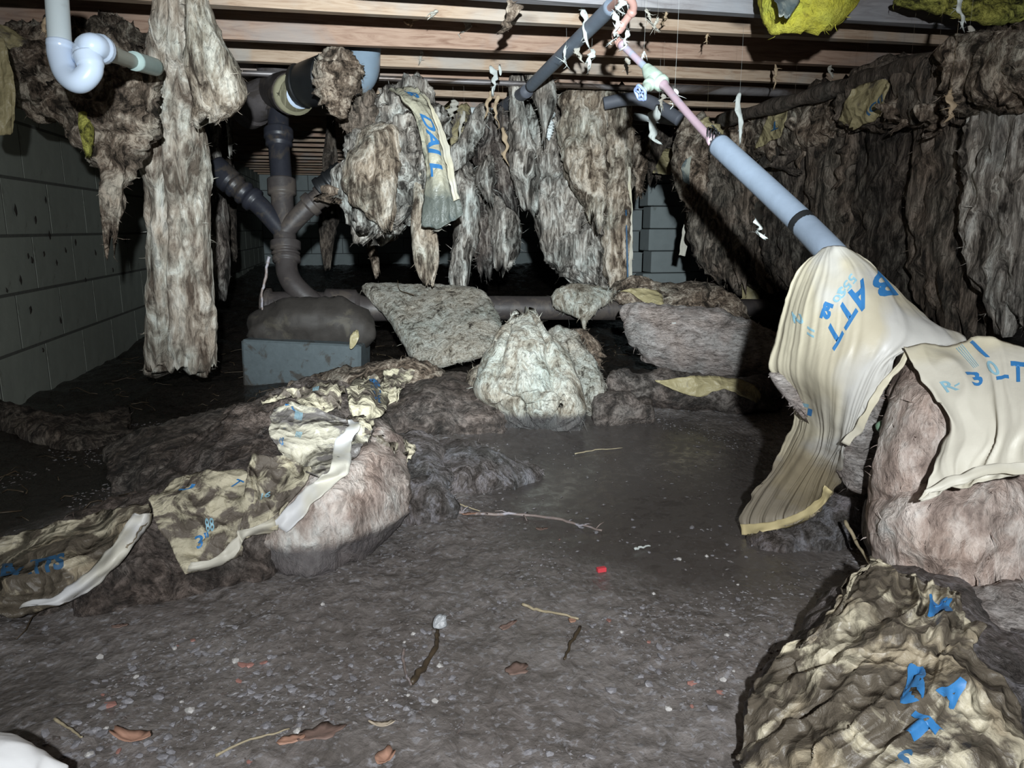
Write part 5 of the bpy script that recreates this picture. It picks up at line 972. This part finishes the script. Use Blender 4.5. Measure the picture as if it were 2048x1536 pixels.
def leaf(px, py, ln, wd_, rot, m, label, lobes=0, curl=.15, name='leaf', lift=.008, d=None, wob=.15, seed=0):
    """outline leaf with midrib fold; ln, wd_ in metres"""
    c = FP(px, py, lift) if d is None else P(px, py, d); r = np.random.RandomState(seed); n = 22; a = np.linspace(0, 2*math.pi, n, endpoint=False)
    rad = 1+wob*vnoise(np.stack([a*2+seed, a*0, a*0], -1))
    if lobes: rad = rad*(.72+.34*np.abs(np.cos(a*lobes/2))**1.5)
    x = np.cos(a)*rad*ln/2; y = np.sin(a)*rad*wd_/2
    V = [[0, 0, 0]]; Z = lambda X_, Y_: curl*abs(Y_)*1.2+curl*X_*X_/ln*1.5
    for s in (.5, 1):
        for k in range(n): V.append([x[k]*s, y[k]*s, Z(x[k]*s, y[k]*s)+r.uniform(-1, 1)*.0008])
    V = np.array(V); cr, sr = math.cos(rot), math.sin(rot); R = np.array([[cr, -sr, 0], [sr, cr, 0], [0, 0, 1]])
    Rt = np.array(Matrix.Rotation(r.uniform(-.2, .25), 3, 'X')) if d is None else np.array(Matrix.Rotation(1.2, 3, 'X'))
    V = V@R.T@Rt.T + c; Fc = [[0, 1+k, 1+(k+1) % n] for k in range(n)]+[[1+k, 1+n+k, 1+n+(k+1) % n, 1+(k+1) % n] for k in range(n)]
    nV = len(V); B = V-np.array([0, 0, .0012]); F2 = [[q+nV for q in f][::-1] for f in Fc]; sd = [[1+n+k, 1+n+nV+k, 1+n+nV+(k+1) % n, 1+n+(k+1) % n] for k in range(n)]
    return mk(name, np.vstack([V, B]), Fc+F2+sd, m, label=label, cat='leaf')
LY = mat_plain('yellow_leaf', (.62, .58, .34), .5, 0, .2, 40, .2, .2, (.3, .24, .12)); LB = mat_plain('brown_leaf', (.21, .14, .115), .5, 0, .3, 40, .2); LO = mat_plain('orange_leaf', (.42, .24, .17), .5, 0, .2, 40, .2)
LG = mat_plain('grey_leaf', (.30, .31, .32), .4, 0, .2, 40, .2); LT = mat_plain('tan_leaf', (.50, .42, .32), .5, 0, .2, 40, .2)
leaf(800, 982, .055, .030, -.4, LY, 'pale yellow leaf tip on the wet grey lump', seed=1, lift=.03, d=1.83)
leaf(832, 1003, .060, .042, -.5, LY, 'torn yellow leaf with a dark hole on the wet grey lump', lobes=5, seed=2, d=1.80)
leaf(672, 768, .075, .070, .3, LT, 'tan maple leaf standing below the concrete block', lobes=5, seed=3, d=2.72, name='maple_leaf')
leaf(827, 892, .070, .030, .5, LG, 'grey oval leaf on the mud right of the white strip', seed=4, d=2.13)
leaf(940, 1028, .035, .022, .2, LO, 'small orange leaf by the long purplish twig', seed=5)
leaf(265, 1480, .055, .018, -.35, LO, 'curled orange-brown leaf in the lower left puddle', seed=6, curl=.5)
leaf(1035, 1340, .040, .030, .4, LB, 'flat brown leaf pressed in the mud, left of the straw', lobes=5, seed=7)
leaf(1145, 1240, .018, .012, 1.2, LO, 'small rust-orange leaf bit at the tan twig end', seed=8)
leaf(1015, 1252, .035, .012, .5, LB, 'reddish torn leaf shred left of the straight tan twig', seed=9, lobes=3)
leaf(770, 1522, .030, .020, .9, LO, 'orange leaf fold at the bottom edge', seed=10, curl=.6)
leaf(880, 1243, .024, .020, .7, LG, 'grey leaf standing at the top of the dark twig', seed=11, d=1.15)
leaf(1083, 1058, .030, .014, .0, LB, 'dark brown leaf below the long purplish twig', seed=12, lobes=3)
leaf(580, 1480, .034, .016, .1, LO, 'orange leaf edge on the debris at the bottom', seed=13)
leaf(640, 1468, .060, .036, .2, LB, 'large brown leaf half buried at the bottom', seed=14, lobes=5)
leaf(765, 1452, .034, .012, -.2, LT, 'tan curled leaf at the bottom centre', seed=15, curl=.5)
leaf(238, 1252, .026, .012, .1, LB, 'small reddish leaf below the left paper facing', seed=16)
leaf(735, 1095, .026, .010, 1.3, LO, 'reddish curled leaf at the foot of the pinkish fibre end', seed=17, curl=.5)
leaf(708, 678, .085, .03, 1.2, KRD, 'dim tan leaf stuck on the right end of the packed mud', seed=18, d=2.96)
leaf(1000, 140, .05, .012, 1.57, SHREDW, 'white oval flake hanging under the joists', seed=19, d=3.0, name='paint_flake')
rb = bevelbox((0, 0, 0), (.018, .010, .009), .001, rot=.1)
mk('red_block', rb[0]+FP(1203, 1139, .004), rb[1], RED, smooth=False, label='small bright red plastic block in the mud', cat='block')
# white glove corner at bottom left
loft('glove', [(-90, 1500, .80, -90, 1640, .78, .03), (-20, 1470, .80, -20, 1620, .78, .035), (45, 1482, .80, 30, 1620, .78, .03), (95, 1512, .80, 75, 1620, .79, .02), (135, 1535, .80, 110, 1620, .79, .012)], GLOVE, 190, stretch=(1, 1, 1), amp=(.006, .005, .001), frq=(12, 30, 90), fib=0, ragg=0, label='overexposed white cloth in the bottom left corner', cat='cloth')

# ------------------------------------------------------------------ pebbles: individuals, plus finer grit
def pebmesh(seed, m):
    bm = bmesh.new(); bmesh.ops.create_icosphere(bm, subdivisions=1, radius=1)
    r = np.random.RandomState(seed)
    for v in bm.verts: v.co *= r.uniform(.62, 1.2); v.co.z *= .5
    me = bpy.data.meshes.new('pebble'); bm.to_mesh(me); bm.free(); me.materials.append(m); return me
PM = [pebmesh(k, PEB) for k in range(4)]+[pebmesh(9, PEBW), pebmesh(11, PEBR)]
R = np.random.RandomState(11)
special = [(200, 1313, .0085, 4, 'round white pebble on smooth mud, lower left'), (645, 1208, .006, 4, 'white pebble below the pinkish fibre end'), (500, 1331, .007, 5, 'pinkish pebble casting a shadow, lower left'), (584, 1380, .0065, 0, 'pale blue pebble alone at lower left of the forked twig'),
  (1222, 1380, .0085, 0, 'large pale pebble on smooth mud, lower centre'), (1413, 1112, .006, 4, 'white round pebble near the right end of the puddle'), (1307, 1187, .0055, 4, 'white pebble above the grey pebble patch'), (1425, 1416, .0075, 0, 'grey pebble left of the muddy facing mound'), (1138, 1375, .005, 0, 'tiny turquoise-grey pebble left of the large pale one')]
for (x, y, s, k, lb) in special:
    o = bpy.data.objects.new('pebble', PM[k]); SC.collection.objects.link(o); o.location = FP(x, y, s*.3); o.scale = (s, s*.9, s); props(o, lb, 'pebble')
n = 0
while n < 280:
    x, y = R.uniform(60, 1560), 1030+R.uniform(0, 1)**.8*500
    q = FP(x, y)
    if fbm(np.array([q*4.0+[3, 1, 0]]), 2)[0] < -.05+.25*(R.rand()-.5): continue
    if (x > 1460+(1400-y)*.25) or (x < 620 and y < 1190-(x-100)*.1+20): continue
    k = R.choice(6, p=[.24, .24, .2, .16, .1, .06]); s = R.uniform(.0022, .0066)*(1.25 if y > 1300 else 1)
    o = bpy.data.objects.new('pebble', PM[k]); SC.collection.objects.link(o); q[2] += s*.15; o.location = q; o.scale = (s*R.uniform(.8, 1.6), s, s*.9); o.rotation_euler = (R.uniform(-.3, .3), R.uniform(-.3, .3), R.uniform(0, 6.3))
    props(o, 'small stone half sunk in the wet brown mud', 'pebble', 'small stones scattered over the mud'); n += 1
V0 = np.array([[1, 0, 0], [0, 1, 0], [-1, 0, 0], [0, -1, 0], [0, 0, .8], [0, 0, -.8]], float); F0 = np.array([[0, 1, 4], [1, 2, 4], [2, 3, 4], [3, 0, 4], [1, 0, 5], [2, 1, 5], [3, 2, 5], [0, 3, 5]])
VV, FF = [], []; c = 0
while c < 13000:
    x = R.uniform(-.9, 1.4); y = .75+1.9*R.uniform(0, 1)**1.4
    if fbm(np.array([[x*4.0+3, y*4.0+1, 0]]), 2)[0] < -.08+.3*(R.rand()-.5): continue
    if ((x-.72)/.4)**2+((y-1.75)/.6)**2 < 1 and R.rand() < .85: continue
    s = R.uniform(.0006, .0030)*(1 if R.rand() < .8 else 1.5); z = float(hf(x, y)); a = R.uniform(0, 3.1); A = V0*[s*R.uniform(.8, 2.6), s, s*.7]*R.uniform(.6, 1.2, (6, 1)); ca, sa = math.cos(a), math.sin(a)
    VV.append(np.stack([A[:, 0]*ca-A[:, 1]*sa+x, A[:, 0]*sa+A[:, 1]*ca+y, A[:, 2]+z+s*.3], 1)); FF.append(F0+6*c); c += 1
mk('grit', np.concatenate(VV), np.concatenate(FF), GRIT, smooth=False, label='fine grit and sand grains over the mud', cat='grit', kind='stuff')

# ------------------------------------------------------------------ shreds hanging from the joists
EXTRA = []
def joist_d(x, y):
    """depth at which the sight line meets a joist face or underside"""
    r = ray(x, y); best = None
    for yj in jy:
        t = (yj-.02)/r[1]; z = CAMZ+r[2]*t
        if ZC-.002 <= z <= ZC+.23: best = t if best is None else min(best, t)
        t2 = (ZC-CAMZ)/r[2] if r[2] > 1e-4 else 99
        if yj-.02 <= r[1]*t2 <= yj+.02: best = t2 if best is None else min(best, t2)
    return best
def shred(x, y, h, w, d, m, label, name='insulation_shred', seed=0, tilt=0, group=None, thread=True):
    r = np.random.RandomState(seed); rows = []; n = 9; cx = x; ph = r.uniform(0, 6)
    for i, t in enumerate(np.linspace(0, 1, n)):
        env = min(1, (t+.12)*3)*(1-t)**.6+.08
        k = w/2*env*r.uniform(.45, 1.25)+.5; cx = x+tilt*t+w*.35*math.sin(ph+t*r.uniform(3, 7)); q = r.uniform(-.3, .3)*k
        rows.append((cx-k, y+h*t-q, d+r.uniform(-.006, .006), cx+k, y+h*t+q, d+r.uniform(-.006, .006), .12*w*d/1500+.0012))
    q = P((rows[0][0]+rows[0][3])/2, y, d)
    if thread and y < 300 and q[2] < ZC-.01:        # hangs by a thin fibre from the floor above
        EXTRA.append(tube(smooth_path([q-[0, 0, .006], q+[.002, .001, (ZC-q[2])*.5], [q[0], q[1], ZC+.02]], 6), .00022, 3))
    return loft(name, rows, m, seed, amp=(.007, .005, .003), frq=(22, 60, 120), fib=14, fl=.016, ragg=.02, res=1.6, sup=2, label=label, cat=IC, group=group)
SHR = [(1022, 0, 62, 30, 2.5, TORN, 'brown shaggy tuft stuck under the second joist at top centre'), (868, 20, 12, 14, 2.6, SHRED, 'tiny white tuft on the joist left of the shaggy tuft'), (820, 36, 14, 26, 2.55, SHREDT, 'small tan flake under the joist above the grey elbow'), (934, 42, 20, 13, 2.55, SHRED, 'small pale triangle of fibre on the joist edge'),
 (842, 97, 26, 7, 3.0, SHRED, 'tiny wisp under the third joist, left'), (1166, 12, 70, 15, 2.42, SHREDW, 'white twisted shred clinging to the foam sleeve'), (1131, 90, 38, 5, 2.62, SHREDW, 'thin white thread at the lower foam sleeve'), (1158, 92, 28, 12, 2.6, SHRED, 'pale shred under the foam sleeve'), (1180, 98, 30, 15, 2.55, SHREDW, 'bright white lump shred right of the foam sleeve'),
 (1233, 20, 60, 12, 2.1, SHREDW, 'white shred hanging at the copper bend'), (1252, 60, 34, 8, 2.12, SHREDW, 'white shred behind the copper bend'), (1295, 18, 24, 8, 2.2, SHRED, 'small grey shred right of the copper bend'), (1312, 36, 22, 9, 2.3, SHRED, 'grey-white shred second right of the copper bend'), (1331, 24, 18, 5, 2.4, SHREDT, 'thin tan shred third right of the copper bend'),
 (1251, 116, 24, 12, 2.5, SHRED, 'beige shred left of the copper line'), (1286, 104, 16, 6, 2.1, SHREDW, 'tiny white curl above the copper line'), (1349, 178, 26, 9, 2.0, SHREDW, 'white flake beside the lower copper line'), (1323, 188, 22, 12, 2.9, SHRED, 'grey flake behind the lower copper line'),
 (1415, 66, 18, 4, 2.7, SHREDT, 'hair-thin tan shred under the joist right of centre'), (1550, 128, 46, 6, 3.0, SHREDT, 'thin curled brown shred under the third joist, right'), (1660, 130, 20, 8, 2.9, SHRED, 'short pale shred right under the third joist'), (1480, 186, 92, 12, 2.7, SHREDW, 'long pale pod-like shred in front of the right curtain'),
 (1922, -10, 66, 12, 1.9, SHREDW, 'long bluish white shred in the upper right corner'), (1946, 52, 44, 18, 2.1, SHRED, 'frayed grey shred below the long bluish white one'), (1522, 398, 74, 22, 1.9, SHREDW, 'forked white shred hanging under the foam pipe'), (1310, 210, 75, 22, 3.1, SHREDW, 'torn blue-white paper rag hanging below the valve wheel'),
 (985, 132, 50, 15, 2.95, SHREDW, 'white pod-like flake at centre under the joists'), (979, 182, 48, 12, 3.4, SHREDT, 'tan splinter hanging at centre'), (994, 190, 60, 12, 3.4, SHREDT, 'long tan splinter beside the centre one'), (902, 200, 34, 20, 3.7, SHRED, 'hooked grey rag left of centre above the olive scrap'),
 (1905, 180, 60, 18, 1.95, SHREDT, 'pale brown fibre lock on the right curtain'), (1010, 255, 70, 14, 3.55, SHREDT, 'torn tan sliver hanging over the dark centre mass'), (88, 34, 34, 12, 1.9, SHREDT, 'tan scrap behind the white down pipe'), (925, 222, 50, 10, 3.6, SHRED, 'curled grey paper tail left of centre'), (1240, 0, 22, 20, 2.04, SHREDW, 'white crust where the copper pipe leaves the foam sleeve'),
 (750, 390, 60, 40, 4.2, BROWND, 'dark ragged tail behind the centre-left batt'), (795, 415, 70, 44, 3.6, BROWN, 'brown ragged tail below the centre-left batt'), (880, 440, 20, 26, 3.0, SHRED, 'small beige scrap under the printed strip'), (650, 372, 30, 50, 3.15, TORN, 'muddy fluff on the right wye arm'),
 (508, 165, 40, 50, 3.5, GREY, 'grey fluff on top of the iron side socket'), (1282, 186, 20, 20, 4.2, SHREDT, 'far tan scrap behind the valve wheel'), (1420, 236, 40, 36, 3.6, KRD, 'yellowish shred at the left end of the crusted pipe'), (1660, 70, 1, 1, 9, None, None)]
for k, (x, y, h, w, d_, m, lb) in enumerate(SHR):
    if m is None: continue
    dj = joist_d(x, y+2) if ('joist' in lb or 'shed' in lb) else None
    if dj and abs(dj-d_) < 1.3: d_ = dj-.008
    shred(x, y, h, w, d_, m, lb, seed=200+k, tilt=(k % 3-1)*w*.25)
# ragged brown tails in the right curtain
for k, (x, y, h, w, xv, m, lb) in enumerate([(1690, 260, 110, 46, 1.85, BROWN, 'tan tongue of fibre hanging in the middle of the right curtain'), (1600, 235, 95, 40, 1.85, TORN, 'ragged brown tongue left of the tan one in the right curtain'), (1800, 190, 70, 60, 1.75, TORN, 'shaggy lock on the near curtain roll'), (1870, 210, 60, 50, 1.72, TORN, 'golden-brown lock at the end of the near curtain roll'), (1742, 150, 80, 34, 1.8, BROWN, 'coarse grey-brown lock over the crusted pipe'), (1450, 280, 60, 40, 1.9, BROWN, 'brown shredded lock at the far end of the right curtain'), (1575, 300, 45, 60, 1.82, BROWND, 'dark soggy sag under the grey-tan kraft flap')]):
    shred(x, y, h, w, X1(x, y+h*.5, xv), m, lb, seed=260+k)
# splashes of mud on the left wall
for k, (x, y) in enumerate([(340, 512), (372, 508), (348, 520), (130, 500), (98, 470), (112, 525), (150, 485), (60, 620), (85, 700), (190, 505), (210, 470), (40, 560), (250, 480), (170, 560), (225, 540), (12, 580), (120, 640), (30, 420), (90, 400), (70, 440)]):
    x = x % 285; d_ = plane_d(x, y, 0, WX+.004)
    if d_ < .5: continue
    c = P(x, y, d_); s = .008+.006*((k*7) % 5)/5; V = np.array([[.002, math.cos(a)*s*(.8+.3*math.sin(3*a+k)), math.sin(a)*s*1.7*(.8+.3*math.sin(2*a+k))] for a in np.linspace(0, 6.28, 9)[:-1]]+[[.006, 0, 0]])+c
    mk('mud_splash', V, [[i, (i+1) % 8, 8] for i in range(8)], DUSTY, label='small dark mud splash on the left block wall', cat='mud', group='mud splashes on the left wall')

# ------------------------------------------------------------------ fine roots and litter on the dark soil
VV, n, parts = [], 0, []
R = np.random.RandomState(5)
while n < 420:
    x = R.uniform(-1.1, 1.5); y = R.uniform(1.0, 4.2)
    if (y < 2.0 and x > -.5) or (x > .1 and y < 2.6): continue
    L = R.uniform(.02, .10); a = R.uniform(0, 6.3); pts = []
    for t in (0, .33, .66, 1):
        xx = x+math.cos(a)*L*t+R.uniform(-.1, .1)*L; yy = y+math.sin(a)*L*t+R.uniform(-.1, .1)*L; pts.append((xx, yy, float(hf(xx, yy))+.004+.012*R.rand()*math.sin(t*3)))
    parts.append(tube(pts, R.uniform(.0006, .0022), 4)); n += 1
V, Fc = merge(parts); mk('root_litter', V, Fc, TWIGD, label='fine roots and litter strewn over the dark soil', cat='litter', kind='stuff')
